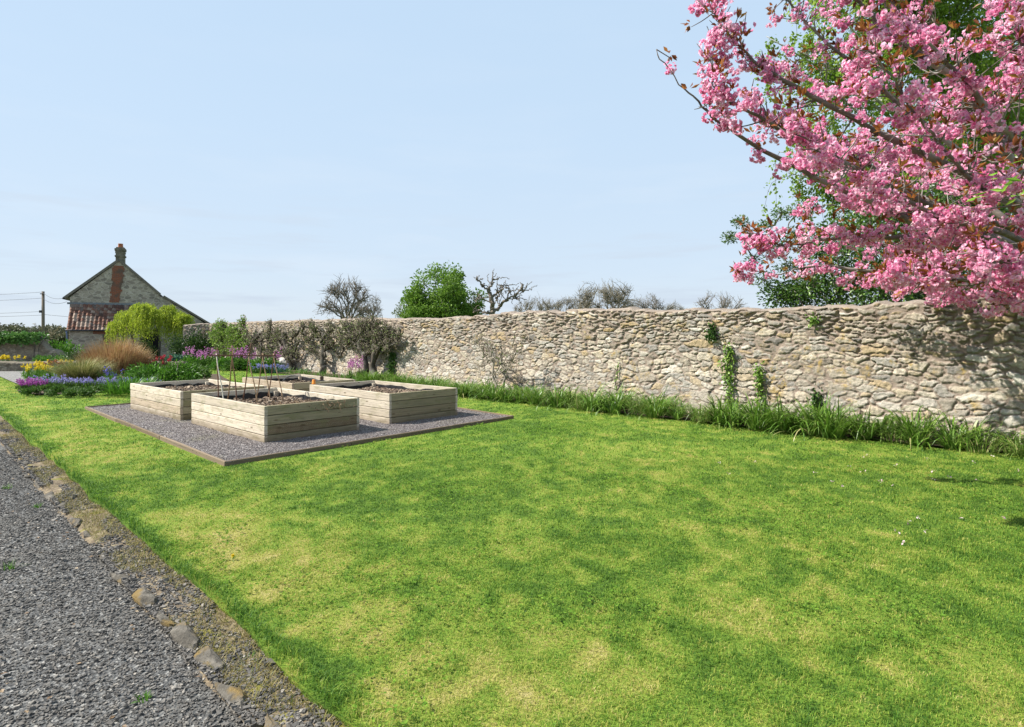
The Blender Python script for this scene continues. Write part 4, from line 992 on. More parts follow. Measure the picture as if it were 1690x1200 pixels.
# ------------------------------------------------------------------ wall-trained fruit trees
EBARK = m_bark('apple_bark', (.05, .042, .034), (.11, .093, .072), 14, c3=(.15, .14, .12)); ELEAF = m_leaf('young_apple_leaves', [(0, (.10, .19, .025)), (1, (.22, .32, .06))], .35)
ELEAF2 = m_leaf('grey_buds', [(0, (.11, .17, .035)), (1, (.22, .28, .08))], .3)
ETWIG = m_bark('fruit_twigs', (.10, .085, .06), (.19, .165, .12), 14)
def espalier(t0, d0, h, wid, seed, label, arms, spur, nleaf, lmat, z0=.55, r=.085, lean=0.0, stems=1, lsize=.06, name='espalier_tree', upb=.5, depth=.12):
    rng = np.random.default_rng(seed); root = empty(name, WP(t0, d0, 0), label, 'fruit tree', 'fruit trees trained against the wall'); O_ = np.array(root.location)
    mt_, ms = MB(), MB(); tips = []
    def W(t, d, z): return WP(t0+t, d0+d, z)-O_
    def path(mb, p0, p1, r0, r1, k, wig, n=6):
        p0 = np.array(p0, float); p1 = np.array(p1, float); s = np.linspace(0, 1, k)[:, None]
        q = p0*(1-s)+p1*s; L = np.linalg.norm(p1-p0); j = np.cumsum(rng.normal(0, 1, (k, 3))*np.array([1, .25, 1])*wig*L/k, 0); j -= s*j[-1]; q = q+j
        mb.tube(np.array([W(*v) for v in q]), np.linspace(r0, r1, k)*(1+.14*rng.normal(size=k)), n); return q
    for sidx in range(stems):
        ts = (sidx-(stems-1)/2)*wid*.22
        tr = path(mt_, (ts, 0, -.05), (ts+lean, 0, h*.74), r, r*.45, 12, .5, 8)
        for k in range(arms):
            f = rng.uniform(.0, 1); zz = z0+(h*.74-z0)*f; i = np.argmin(np.abs(tr[:, 2]-zz)); b = tr[i]; sgn = -1 if k % 2 else 1
            L = wid*.5*rng.uniform(.45, 1.05); e = (b[0]+sgn*L, rng.normal(0, .06), min(b[2]+rng.uniform(-.05, .55)*(h-b[2]) + .12, h-.1))
            ar = path(mt_, b, e, r*.48, r*.14, 10, .9, 6)
            ns = int(L*spur)
            for _ in range(ns):
                u = rng.uniform(.12, 1)*9; i = min(int(u), 8); b2 = ar[i]+(ar[i+1]-ar[i])*(u-i)
                dz = rng.uniform(-.5, 1)*.26+upb*.12; e2 = b2+np.array([rng.normal(0, .16), abs(rng.normal(0, depth))+.0, dz]); e2[2] = np.clip(e2[2], .12, h+.05)
                sp_ = path(ms, b2, e2, r*.16, r*.06, 5, 1.1, 4); tips.append(sp_[-1]); tips.append(sp_[2])
                for _ in range(2):
                    e3 = sp_[rng.integers(2, 5)]; e4 = e3+np.array([rng.normal(0, .10), abs(rng.normal(0, depth*.6)), rng.uniform(-.07, .14)]); path(ms, e3, e4, r*.08, .004, 4, .9, 3); tips.append(e4)
    mt_.build('trunk', EBARK, root, True); ms.build('twigs', ETWIG, root, True)
    if nleaf:
        tp = np.array(tips); k = rng.integers(0, len(tp), nleaf); q = tp[k]+rng.normal(0, .045, (nleaf, 3)); q[:, 1] = np.abs(q[:, 1])
        pts = np.array([W(*v) for v in q]); V, Fq = leaves(pts, lsize, lsize*.62, rng, .3); mk('leaves', V, Fq, lmat, root)
    return root
tp = t_of_px
espalier(tp(622), .32, 2.45, 4.0, 101, 'biggest espalier, its dense spurred head standing above the wall top', 12, 14, 800, ELEAF2, .85, .13, .1, 2)
espalier(tp(546), .32, 2.3, 4.6, 102, 'espalier with one straight dark trunk and wide knotted arms', 11, 11, 420, ELEAF2, .5, .13)
espalier(tp(492), .32, 2.25, 5.2, 103, 'espalier leaning sideways with a thick crooked trunk', 11, 11, 460, ELEAF2, .5, .14, .9)
espalier(tp(447), .32, 2.2, 5.0, 104, 'dark bare espalier between the leafy and the leaning ones', 10, 11, 460, ELEAF2, .5, .12, .5)
espalier(tp(392), .4, 2.2, 5.2, 105, 'espalier covered with fresh yellow green leaves', 13, 15, 4200, ELEAF, .5, .11, .2, 2, .13)
espalier(tp(338), .32, 2.1, 5.2, 106, 'thin dark espalier on the farthest stretch of the long wall', 11, 12, 0, ELEAF2, .4, .07)
EBARK2 = EBARK; EBARK = m_bark('pale_bark', (.22, .19, .15), (.36, .32, .26), 14, c3=(.15, .125, .10))
espalier(tp(852), .62, 1.72, 2.1, 107, 'young slim pale stemmed fruit tree alone on the sunny wall', 9, 8, 60, ELEAF, .45, .042, .12, 2, .05, 'espalier_tree', .6, .05)
EBARK = EBARK2

# ------------------------------------------------------------------ strap-leaved clumps along the wall foot
STRAP = m_leaf('strap_leaves', [(0, (.06, .13, .016)), (.45, (.11, .22, .026)), (.8, (.19, .30, .045)), (.92, (.24, .31, .09)), (1, (.40, .33, .16))], .3, .4, spec=.4)
def clump_mesh(n, L, Wd, rad, rng, lean=.55, arch=1.1, seg=6):
    a = rng.uniform(0, 2*math.pi, n); r = rad*np.sqrt(rng.random(n)); b = np.stack([r*np.cos(a), r*np.sin(a), -.02+0*r], 1)
    az = a+rng.normal(0, .6, n); return strips(b, az, L*rng.uniform(.55, 1.1, n), Wd*rng.uniform(.7, 1.2, n), np.abs(rng.normal(0, lean, n))*.8+.06, np.abs(rng.normal(arch, .5, n)), seg, rng)
rng = np.random.default_rng(15); pro = []
STRAP2 = m_leaf('pale_strap_leaves', [(0, (.10, .18, .03)), (.5, (.17, .27, .05)), (.8, (.26, .32, .09)), (1, (.42, .35, .18))], .3, .45)
for k in range(5):
    V, Fq = clump_mesh((130, 90, 70, 120, 60)[k], (.66, .58, .74, .50, .44)[k], (.019, .018, .021, .015, .010)[k], (.14, .11, .10, .16, .15)[k], rng, .62, (1.9, 1.6, 2.2, 1.8, 1.2)[k])
    o = empty('strap_plant', (0, 0, 0), '-', 'plant', 'strap leaved plants along the wall foot'); mk('leaves', V, Fq, STRAP2 if k in (3, 4) else STRAP, o); pro.append(o)
spots = []
t = -2.6
while t < 16.8:
    w_ = border_w(t); spots.append((t, w_-.14+rng.normal(0, .06), rng.uniform(.75, 1.25)))
    if rng.random() < .95: spots.append((t+rng.uniform(.1, .3), w_-.48+rng.normal(0, .08), rng.uniform(.75, 1.1)))
    if w_ > 1.1 and rng.random() < .75: spots.append((t+rng.uniform(.0, .3), w_-.85+rng.normal(0, .08), rng.uniform(.7, 1.0)))
    t += rng.uniform(.25, .52)
for k, (t, d, s) in enumerate(spots):
    q = WP(t, d, .04); c = pro[k] if k < 5 else copy_tree(pro[int(rng.integers(0, 5))], q)
    c.location = tuple(float(v) for v in q); c.rotation_euler = (0, 0, rng.uniform(0, 6.28)); c.scale = (s*1.08, s*1.08, s*(1.0 if t < 8 else .85))
    c['label'] = 'green strap leaved clump in the border at the wall foot'

# ------------------------------------------------------------------ ivy on the wall
IVY = m_leaf('ivy_leaves', [(0, (.07, .16, .022)), (.5, (.14, .25, .035)), (1, (.26, .36, .08))], .2, .4); IVYD = m_leaf('dark_ivy_leaves', [(0, (.025, .06, .012)), (.6, (.05, .11, .02)), (1, (.10, .17, .035))], .15, .35)
def ivy(name, pts, wid, n, size, mat, label, seed):
    rng = np.random.default_rng(seed); pts = [(t_of_px(px), py) for px, py in pts]
    q = []
    for t, py in pts:
        Y = W0[1]+WD[1]*t; q.append((t, CAMH+(HY-py)/F*Y))
    q = np.array(q); root = empty(name, WP(q[-1, 0], .0, max(0, q[-1, 1])), label, 'ivy', 'ivy on the garden wall'); O_ = np.array(root.location)
    s = np.linspace(0, len(q)-1, 20); i = np.minimum(s.astype(int), len(q)-2); f = (s-i)[:, None]; ln = q[i]*(1-f)+q[i+1]*f
    mb = MB()
    for _ in range(1):
        ln2 = ln+np.cumsum(rng.normal(0, .012, ln.shape), 0); mb.tube(WP(ln2[:, 0], .045, ln2[:, 1])-O_, .011, 5)
    mb.build('stem', EBARK, root, True)
    u = rng.random(n)*(len(ln)-1); i = np.minimum(u.astype(int), len(ln)-2); c = ln[i]+(ln[i+1]-ln[i])*(u-i)[:, None]
    sw = wid*(.5+.9*vnoise(u*.9, u*0, seed)); c = c+np.stack([rng.normal(0, 1, n)*sw*.5, rng.normal(0, .05, n)], 1)
    d = .05+np.abs(rng.normal(0, .035, n)); p_ = WP(c[:, 0], d, np.maximum(c[:, 1], .03))-O_
    ax = rdir(n, rng); ax[:, 2] -= .5; V, Fq = leaves(p_, size, size*.85, rng, .2, .3, nrm(ax)); mk('leaves', V, Fq, mat, root)
ivy('ivy', [(1207, 572), (1203, 600), (1206, 640), (1208, 700)], .14, 560, .055, IVY, 'taller narrow ivy strand climbing the sunny wall', 1)
ivy('ivy', [(1254, 604), (1257, 640), (1256, 705)], .10, 380, .054, IVY, 'shorter bright ivy strand beside a taller one', 2)
ivy('ivy', [(1349, 645), (1350, 662), (1352, 680)], .12, 190, .055, IVYD, 'small dark ivy tuft low on the wall above the strap leaves', 3)
ivy('ivy', [(1177, 536), (1178, 548), (1180, 560)], .11, 170, .06, IVYD, 'dark ivy tuft hanging just under the wall top', 4)
ivy('ivy', [(1345, 524), (1347, 531)], .09, 90, .05, IVY, 'tiny ivy sprig near the wall top by the blossom', 5)
ivy('ivy', [(1022, 600), (1019, 640)], .04, 40, .045, IVY, 'thin wisp of ivy on the middle of the wall', 6)
ivy('ivy', [(650, 580), (648, 625)], .25, 420, .08, IVYD, 'dark ivy at the foot of the biggest espalier', 7)
# ivy over the old wall by the house
rng = np.random.default_rng(16); root = empty('ivy_mound', (-27.6, 31.7, 1.3), 'thick bright ivy spilling over the top of the old grey wall', 'ivy')
n = 5200; x = rng.uniform(-5, 2.9, n); y = rng.uniform(-.25, .75, n); z = .08+.30*rng.random(n)*(.5+.8*vnoise(x*1.1, y, 3)); dn = rng.random(n) < .4
y = np.where(dn, -rng.uniform(.05, .3, n), y); z = np.where(dn, rng.uniform(-.22, .30, n)*(.3+vnoise(x*1.4, x*0, 9)), z)
V, Fq = leaves(np.stack([x, y, z], 1), .16, .14, rng, .8); mk('leaves', V, Fq, m_leaf('bright_ivy', [(0, (.06, .15, .03)), (1, (.14, .27, .06))], .2, .4), root)
mb = MB(); 
for k in range(8): xx = rng.uniform(-4.5, 3.5); mb = MB(); mb.tube(np.array([(xx, -.12, -1.2), (xx+.1, -.15, -.3), (xx+.3, .1, .2)]), .02, 5); mb.build('stem', EBARK, root, True)

# ------------------------------------------------------------------ weeping climber on the house
rng = np.random.default_rng(17); cb_ = P(250, 590, 38.6)
root = empty('weeping_climber', (cb_[0], 38.6, 0), 'weeping yellow green climber hanging over the doorway of the house', 'climber'); mb = MB()
K = []
for (px, py, r) in ((205, 520, .8), (228, 507, .6), (222, 525, .9), (245, 520, .8), (265, 520, .9), (283, 522, .8), (297, 527, .6), (307, 523, .4), (190, 535, .45), (275, 508, .4), (252, 508, .5)):
    q = P(px, py, 38.3); K.append((q[0]-cb_[0], rng.normal(-.1, .35), q[2], r))
pts = []; 
n_st = 900
for k in range(n_st):
    c = K[int(rng.integers(0, len(K)))]; o = rdir(1, rng)[0]*c[3]*rng.random()**.4; o[2] = abs(o[2])*.55
    st = np.array(c[:3])+o; Ld = rng.uniform(.6, 1.9); m_ = 26; s = np.linspace(0, 1, m_)
    hd = nrm(np.array([o[0], o[1]-.2, 0])+rng.normal(0, .2, 3)*np.array([1, 1, 0]))
    q = st+hd*(.28*np.sin(s*1.4))[:, None]+np.stack([0*s, 0*s, .12*np.sin(s*3)-Ld*s**1.5], 1); q = q[q[:, 2] > .75]
    pts.append(q+rng.normal(0, .035, q.shape))
pts = np.concatenate(pts); ax = rdir(len(pts), rng)*.55+np.array([0, 0, -1.0])
WLEAF = m_leaf('weeping_leaves', [(0, (.20, .29, .02)), (.5, (.36, .46, .035)), (1, (.52, .56, .08))], .5, .5, (.25, .32, .035), 1.6)
V, Fq = leaves(pts, .13, .045, rng, .2, 0, nrm(ax)); mk('leaves', V, Fq, WLEAF, root)
for px, py in ((232, 560), (262, 575), (218, 560), (290, 570)):
    q = P(px, py, 38.6); b = np.array([q[0]-cb_[0], 0, -.1]); mb = MB(); mb.tube(np.array([b, b+np.array([.1, 0, 1.1]), b+np.array([-.05, -.1, 2.0]), np.array([0, 0, 3.0])*.4+b*.6+np.array([0, 0, 1.7])]), [.07, .06, .05, .03], 6); mb.build('stem', EBARK, root, True)
sh = m_leaf('dark_shrub_leaves', [(0, (.02, .045, .012)), (.7, (.045, .09, .02)), (1, (.085, .15, .03))], .2, .4)

# ------------------------------------------------------------------ generic low plants
def bush(name, loc, rx, ry, h, n, size, mat, label, cat='plant', group=None, seed=0, asp=.55, stems=10, droop=0.0, stem_mat=None, rz=0.0):
    rng = np.random.default_rng(seed+500); root = empty(name, loc, label, cat, group, rz)
    k = max(5, int(rx*ry*26)); a = rng.uniform(0, 6.28, k); rr = np.sqrt(rng.random(k)); C_ = np.stack([rx*rr*np.cos(a)*.85, ry*rr*np.sin(a)*.85, h*(.35+.45*rng.random(k))*(1-.45*rr**2)], 1)
    i = rng.integers(0, k, n); p_ = C_[i]+rdir(n, rng)*(rng.random(n)**.5)[:, None]*np.array([.3*rx, .3*ry, .38*h]); p_[:, 2] = np.clip(p_[:, 2], .01, h*1.05)
    ax = nrm(p_-np.array([0, 0, -.2*h])+.5*rdir(n, rng)*max(rx, h)); V, Fq = leaves(p_, size, size*asp, rng, .6, droop, ax); mk('leaves', V, Fq, mat, root)
    return root
def spikes(name, loc, pts, hgt, n_fl, fsize, fmat, lmat, label, cat, group=None, seed=0, leaf_n=14, leaf_L=.3, up=.5, head=.45):
    """flowering clump: strap leaves and upright stems set with small flowers"""
    rng = np.random.default_rng(seed+900); root = empty(name, loc, label, cat, group); pts = np.asarray(pts, float); k = len(pts)
    st = np.repeat(pts, leaf_n, 0)+rng.normal(0, .05, (k*leaf_n, 2)); b = np.concatenate([st, 0*st[:, :1]], 1); n = len(b)
    lv = MB(); lv.add(*strips(b, rng.uniform(0, 6.28, n), leaf_L*rng.uniform(.6, 1.2, n), .014*rng.uniform(.7, 1.3, n)*(1+leaf_L), np.abs(rng.normal(.2, .3, n)), np.abs(rng.normal(.8, .4, n)), 4, rng))
    hh = hgt*rng.uniform(.7, 1.15, k); ln = rng.normal(0, .12, (k, 2))
    m_ = k*n_fl; r = np.repeat(np.arange(k), n_fl); f = 1-head*rng.random(m_)
    c = np.stack([pts[r, 0]+ln[r, 0]*hh[r]*f, pts[r, 1]+ln[r, 1]*hh[r]*f, hh[r]*f], 1)+rng.normal(0, .022, (m_, 3))*np.array([1, 1, .4])
    q = np.repeat(c, 4, 0); V, Fq = leaves(q, fsize, fsize*.7, rng, up); mk('blossoms', V, Fq, fmat, root)
    for j in range(k): lv.tube(np.array([(pts[j, 0], pts[j, 1], 0), (pts[j, 0]+ln[j, 0]*hh[j], pts[j, 1]+ln[j, 1]*hh[j], hh[j])]), .005, 3)
    lv.build('leaves', lmat, root); return root
def scat(n, rx, ry, rng): a = rng.uniform(0, 6.28, n); r = np.sqrt(rng.random(n)); return np.stack([rx*r*np.cos(a), ry*r*np.sin(a)], 1)
LUSH = m_leaf('lush_leaves', [(0, (.04, .11, .012)), (.5, (.075, .19, .018)), (1, (.13, .28, .03))], .3, .45); MID = m_leaf('mid_leaves', [(0, (.035, .085, .014)), (.6, (.07, .15, .022)), (1, (.12, .21, .04))], .3, .5)
BLUEG = m_leaf('glaucous_leaves', [(0, (.04, .11, .07)), (1, (.09, .2, .13))], .25)
LILAC = m_leaf('lilac_bells', [(0, (.24, .21, .52)), (.5, (.36, .32, .66)), (1, (.54, .50, .82))], .35); PINKF = m_leaf('pink_flowers', [(0, (.42, .12, .36)), (.6, (.60, .24, .52)), (1, (.75, .42, .68))], .35)
YEL = m_leaf('yellow_flowers', [(0, (.62, .42, .01)), (.7, (.78, .62, .02)), (1, (.8, .66, .10))], .3); RED = m_leaf('red_flowers', [(0, (.35, .01, .03)), (1, (.6, .05, .09))], .3); MAG = m_leaf('magenta_flowers', [(0, (.30, .05, .28)), (1, (.55, .16, .5))], .3)
rng = np.random.default_rng(19)
def gi(px, py, z=.12): q = G(px, py, z); return (q[0], q[1], z-.03)
# the two big grasses
GTAN = m_leaf('tan_grass', [(0, (.20, .105, .05)), (.4, (.38, .22, .10)), (.75, (.50, .33, .17)), (.92, (.46, .34, .17)), (1, (.26, .27, .06))], .25, .6); GOLV = m_leaf('olive_grass', [(0, (.09, .11, .03)), (.4, (.18, .20, .055)), (.75, (.30, .29, .10)), (1, (.46, .40, .19))], .25, .6)
def big_grass(loc, n, L, rad, mat, label, seed, lean, arch, wd, dome=.0):
    rng = np.random.default_rng(seed); root = empty('ornamental_grass', loc, label, 'ornamental grass'); a = rng.uniform(0, 6.28, n); r = rad*np.sqrt(rng.random(n)); b = np.stack([r*np.cos(a), r*np.sin(a), -.05+0*r], 1)
    ln = (r/rad)*lean+np.abs(rng.normal(0, .10, n)); V, Fq = strips(b, a+rng.normal(0, .45, n), L*(1-dome*(r/rad)**2)*rng.uniform(.70, 1.06, n), wd*rng.uniform(.7, 1.3, n), ln, np.abs(rng.normal(arch, .22, n)), 6, rng, .9); mk('blades', V, Fq, mat, root); return root
g_ = P(190, 0, 22.3); big_grass((g_[0], 22.3, .1), 4800, 1.58, .88, GTAN, 'large dome of tan ornamental grass in the flower island', 71, .35, .38, .016, .44)
g_ = P(136, 0, 18.9); big_grass((g_[0], 18.9, .1), 1700, 1.08, .32, GOLV, 'arching olive green grass tussock in front of the tan one', 72, .62, .9, .013)
# island flowers
q = gi(160, 638); spikes('bluebell_patch', q, np.concatenate([scat(105, 1.15, .26, rng), scat(22, .5, .3, rng)+np.array([1.2, .25])]), .27, 7, .030, LILAC, MID, 'broad lilac bluebell patch edging the flower island', 'flowers', None, 1, 10, .24)
q = gi(88, 637); spikes('bluebell_patch', q, scat(36, .5, .45, rng), .32, 7, .030, LILAC, MID, 'pale lilac bluebell patch at the tip of the flower island', 'flowers', None, 2, 10, .26)
q = gi(52, 640); spikes('pink_flower_clump', q, scat(40, .40, .3, rng), .26, 9, .036, MAG, MID, 'low magenta flower clump at the island tip by the gravel', 'flowers', None, 3, 8, .15)
q = gi(188, 633); spikes('iris_clump', q, scat(9, .4, .3, rng), .5, 5, .045, m_leaf('blue_flowers', [(0, (.10, .09, .42)), (1, (.22, .2, .6))], .3), LUSH, 'dark blue flowers standing behind the lilac patch', 'flowers', None, 4, 12, .45)
q = gi(52, 620); spikes('wallflower_clump', q, scat(14, .5, .4, rng), .50, 7, .055, YEL, LUSH, 'bright yellow flower clump nearest the low wall', 'flowers', None, 5, 12, .35, .6, .25)
q = gi(68, 622); spikes('wallflower_clump', q, scat(14, .5, .4, rng), .42, 7, .05, YEL, LUSH, 'second yellow flower clump with lush leaves in the island', 'flowers', None, 6, 14, .42, .6, .25)
q = gi(84, 617); spikes('tulip_clump', q, scat(18, .5, .4, rng), .5, 7, .055, m_leaf('maroon_flowers', [(0, (.16, .02, .04)), (.7, (.3, .06, .06)), (1, (.6, .4, .05))], .25), LUSH, 'dark maroon tulips between the yellow clumps and the grasses', 'flowers', None, 7, 14, .4, .6, .2)
q = gi(100, 612); spikes('wallflower_clump', q, scat(12, .6, .4, rng), .46, 7, .05, YEL, LUSH, 'yellow flowers just in front of the house corner', 'flowers', None, 8, 12, .4, .6, .25)
for px, py, rx, L, lab, s in ((212, 645, .55, .5, 'lush green day lily clump by the flower island edge', 1), (85, 629, .6, .4, 'fresh green leaf clump behind the pale bluebells', 2), (232, 640, .45, .45, 'lush green clump touching the planked bed', 3)):
    V, Fq = clump_mesh(260, L, .03, rx, np.random.default_rng(s+30), .5, .9); o = empty('day_lily', gi(px, py), lab, 'plant', 'lush leaf clumps in the island'); mk('leaves', V, Fq, LUSH, o)
for k, (px, py, rx, ry, h) in enumerate(((72, 649, .55, .3, .24), (105, 652, .6, .3, .26), (142, 650, .7, .3, .28), (180, 648, .6, .3, .25))):
    bush('edging_plant', gi(px, py, .06), rx, ry, h, 1500, .055, MID, ['low green mat plant at the island corner', 'low green edging plant under the pale bluebells', 'low green edging plant in the middle of the island edge', 'low green edging plant beside the day lilies'][k], 'plant', 'low edging plants of the island', k)
q = gi(268, 634); bush('peony', q, 1.15, .7, .68, 3000, .11, LUSH, 'broad leafy green perennial behind the planked bed', 'plant', None, 11, .42)
q = gi(303, 631); bush('peony', q, .75, .6, .66, 1700, .10, MID, 'dark leafy perennial with a pink bloom at the island end', 'plant', None, 12, .42); spikes('pink_bloom', (q[0]+.1, q[1]-.5, .12), scat(4, .15, .1, rng), .6, 8, .045, PINKF, MID, 'pink blooms rising out of the dark leafy perennial', 'flowers', None, 12, 5, .2)
q = G(264, 612, .2); bush('red_peony', (q[0], q[1], .05), .9, .6, .62, 1500, .10, m_leaf('bronze_green', [(0, (.05, .07, .02)), (1, (.14, .12, .05))], .25), 'bronze green perennial below the red flowers', 'plant', None, 13, .4); spikes('red_flower_clump', (q[0], q[1]-.2, .1), scat(16, .6, .25, rng), .62, 8, .05, RED, MID, 'red flowers in front of the dark doorway', 'flowers', None, 13, 4, .2, .5, .15)
# shrubs and flowers at the far end of the long border
q = G(297, 600); bush('dark_shrub', (q[0], 35, 0), 1.6, .7, 1.9, 3600, .13, sh, 'dark evergreen shrub under the climber by the wall corner', 'shrub', None, 14)
q = G(215, 596); bush('dark_shrub', (q[0], 37.2, 0), 1.0, .6, 1.2, 1800, .12, sh, 'dark shrub behind the tan grass', 'shrub', None, 15)
for k, (px, py) in enumerate(((288, 603), (322, 607), (350, 609), (378, 611), (405, 612), (430, 613))):
    q = G(px, py); bush('border_plant', q, .9, .6, .55, 1300, .12, (BLUEG if k == 0 else LUSH if k % 2 else MID), ['blue green leafy plant at the far wall corner', 'lush green plant under pink flowers at the far border end', 'mid green plant below the thin espalier', 'lush plant at the foot of the leafy espalier', 'mid green plant by the bare espalier', 'lush plant where the lawn strip narrows'][k], 'plant', 'leafy plants in the far border', 20+k)
for k, (px, py, n) in enumerate(((315, 604, 22), (332, 605, 24), (348, 607, 22), (395, 609, 26), (408, 610, 20), (461, 612, 10))):
    q = G(px, py); spikes('honesty', q, scat(n//2, .40, .35, np.random.default_rng(k)), .95, 10, .05, PINKF, MID, ['pink flower spikes at the far wall corner', 'pink flower spikes below the thin espalier', 'pink flower spikes seen behind the white cane', 'dense pink flowers below the leafy espalier', 'pink flowers behind the crossbar of the canes', 'few pink blooms between two dark espaliers'][k], 'flowers', 'pink flowers in the far border', 30+k, 10, .4, .5, .4)
q = P(586, 0, 21.6); spikes('honesty', (q[0], 21.6, .04), scat(16, .35, .25, rng), .78, 12, .045, PINKF, MID, 'pink flowers alone below the biggest espalier', 'flowers', 'pink flowers in the far border', 41, 14, .35, .5, .45)
for k, px in enumerate((428, 441, 462)):
    q = G(px, 616); spikes('blue_flower_clump', q, scat(12, .4, .25, np.random.default_rng(k)), .42, 7, .045, m_leaf('pale_blue_flowers', [(0, (.2, .2, .5)), (1, (.42, .42, .72))], .3), BLUEG if k == 2 else MID, ['pale blue flowers behind the far raised bed', 'lavender blue flowers below the leaning espalier', 'blue flowers with glaucous leaves beside the white boulder'][k], 'flowers', 'blue flowers in the far border', 50+k, 14, .3)
V, Fq = rock(.85, .5, .9, np.random.default_rng(8)); o = mk('boulder', V, Fq, m_plain('white_stone', (.45, .42, .38), .9, (.58, .55, .5), 6)); q = P(474, 0, 27.0); o.location = (q[0], 27.0, .3); tag(o, 'rounded whitish boulder standing in the border behind the beds', 'boulder')
for k, (px, w_) in enumerate(((500, 1.0), (530, 1.0), (560, 1.0), (600, .9), (640, .9))):
    t = t_of_px(px); q = WP(t, border_w(t)-.5, .03); V, Fq = clump_mesh(150, .30, .016, .55, np.random.default_rng(80+k), .6, .9, 4); o = empty('border_grass', q, ['low grassy clump below the leaning espalier', 'low grassy clump behind the hooped bed', 'low grassy clump below the straight trunked espalier', 'low grassy clump by the lone pink flowers', 'low grassy clump beneath the biggest espalier'][k], 'plant', 'low grassy clumps in the border'); mk('leaves', V, Fq, LUSH, o)
# planting above the low wall
q = P(17, 0, 26.4); spikes('yellow_daisy_clump', (q[0], 26.5, .36), scat(18, .7, .2, rng), .30, 7, .06, YEL, LUSH, 'yellow flowers spilling over the top of the low dark wall', 'flowers', None, 60, 8, .15, .7, .3)
q = P(80, 0, 26.6); bush('border_plant', (q[0], 26.7, .3), 1.0, .4, .40, 800, .09, LUSH, 'pale green plant on top of the low dark wall', 'plant', None, 61)
q = P(102, 0, 33); bush('border_plant', (q[0], 33, 0), 1.2, .8, 1.25, 1600, .13, LUSH, 'tall green weeds at the broken wall end', 'plant', None, 62)
q = P(97, 0, 30); bush('dark_shrub', (q[0]+.6, 30, 0), 1.6, .8, .75, 2200, .11, sh, 'low dark shrub in front of the lean-to corner', 'shrub', None, 63)

# dead stalks in the near bed, small things on the grass
ds = empty('dead_plant', (0, 0, .45), 'dry brown tangle of dead stalks in the bed with the canes', 'plant'); q = P(508, 657, 9.75); ds.location = (q[0], q[1], .44); rng = np.random.default_rng(90)
DRYST = m_bark('dry_stalks', (.10, .065, .04), (.22, .15, .09), 20); mb = MB()
for k in range(110):
    b = np.array([rng.normal(0, .28), rng.normal(0, .12), .0]); e = b+np.array([rng.normal(0, .10), rng.normal(0, .10), rng.uniform(.04, .15)]); mb.tube(np.array([b, (b+e)/2+rng.normal(0, .03, 3), e]), .0035, 3)
mb.build('stalks', DRYST, ds, True); V, Fq = leaves(np.stack([rng.normal(.0, .3, 240), rng.normal(0, .13, 240), rng.uniform(.03, .13, 240)], 1), .04, .015, rng); mk('leaves', V, Fq, m_leaf('withered_leaves', [(0, (.12, .07, .04)), (1, (.28, .19, .11))], .2), ds)
rng = np.random.default_rng(91)
PETAL = m_leaf('fallen_petals', [(0, (.60, .36, .42)), (1, (.80, .68, .68))], .3)
n = 46; x = rng.uniform(2.2, 6.8, n); y = rng.uniform(4.2, 8.2, n); k = on_lawn(x, y) & (x < .9*y); x, y = x[k], y[k]; r = np.repeat(np.arange(len(x)), 3)
V, Fq = leaves(np.stack([x[r], y[r], lawn_z(x[r], y[r])+.028], 1)+rng.normal(0, .010, (len(r), 3))*np.array([1, 1, .3]), .026, .02, rng, 2.0)
tag(mk('petals', V, Fq, PETAL), 'pale pink petals fallen on the lawn under the cherry', 'petals', kind='stuff')
CLOV = m_leaf('clover', [(0, (.09, .19, .025)), (.6, (.14, .26, .035)), (1, (.22, .34, .05))], .35, .95, spec=.03)
n = 26000; y = np.sqrt(rng.random(n)*(11**2-2.4**2)+2.4**2); x = (rng.random(n)*1.85-.95)*y; k = on_lawn(x, y) & (vnoise(x*1.7, y*1.7, 91)+.35*vnoise(x*7, y*7, 92) > .84); x, y = x[k], y[k]; r = np.repeat(np.arange(len(x)), 3)
ax = rdir(len(r), rng); ax[:, 2] = np.abs(ax[:, 2])*.3; V, Fq = leaves(np.stack([x[r], y[r], lawn_z(x[r], y[r])+.022+.012*rng.random(len(x))[r]], 1), .014*(1+.06*y[r]), .013*(1+.06*y[r]), rng, 2.5, 0, nrm(ax))
tag(mk('clover', V, Fq, CLOV), 'patches of small clover leaves among the lawn grass', 'clover', kind='stuff')
DEADL = m_leaf('dead_leaves', [(0, (.12, .07, .04)), (.6, (.24, .16, .09)), (1, (.36, .28, .18))], .15)
n = 260; a = 2+9*rng.random(n); c = -1.5+2.8*rng.random(n); q = AC(a, c); V, Fq = leaves(np.stack([q[:, 0], q[:, 1], np.full(n, -.055)], 1), .03, .018, rng, 2.5, 0, nrm(rdir(n, rng)*np.array([1, 1, .2])))
tag(mk('dead_leaves', V, Fq, DEADL), 'a few dry fallen leaves on the gravel path', 'leaves', kind='stuff')
for kk_, (px, py, s_) in enumerate(((18, 938, .07), (12, 805, .06), (58, 760, .05), (62, 836, .05), (410, 1095, .06), (238, 1152, .04))):
    q = G(px, py, -.075); V, Fq = clump_mesh(34, s_*1.3, .006, s_*.6, np.random.default_rng(300+kk_), .8, .8, 3); o = empty('weed', q, ['small green weed in the gravel by the lower picture edge', 'upper small weed in the gravel at the picture edge', 'little weed tuft on the path near the far kerb stones', 'little weed tuft in the middle of the path', 'small green weed in the stony verge', 'tiny weed in the darkest gravel'][kk_], 'weed', 'weeds in the gravel'); mk('leaves', V, Fq, LUSH, o)
q = G(384, 925); dz = empty('dandelion', (q[0], q[1], 0), 'small yellow dandelion in the lawn near the path', 'flower')
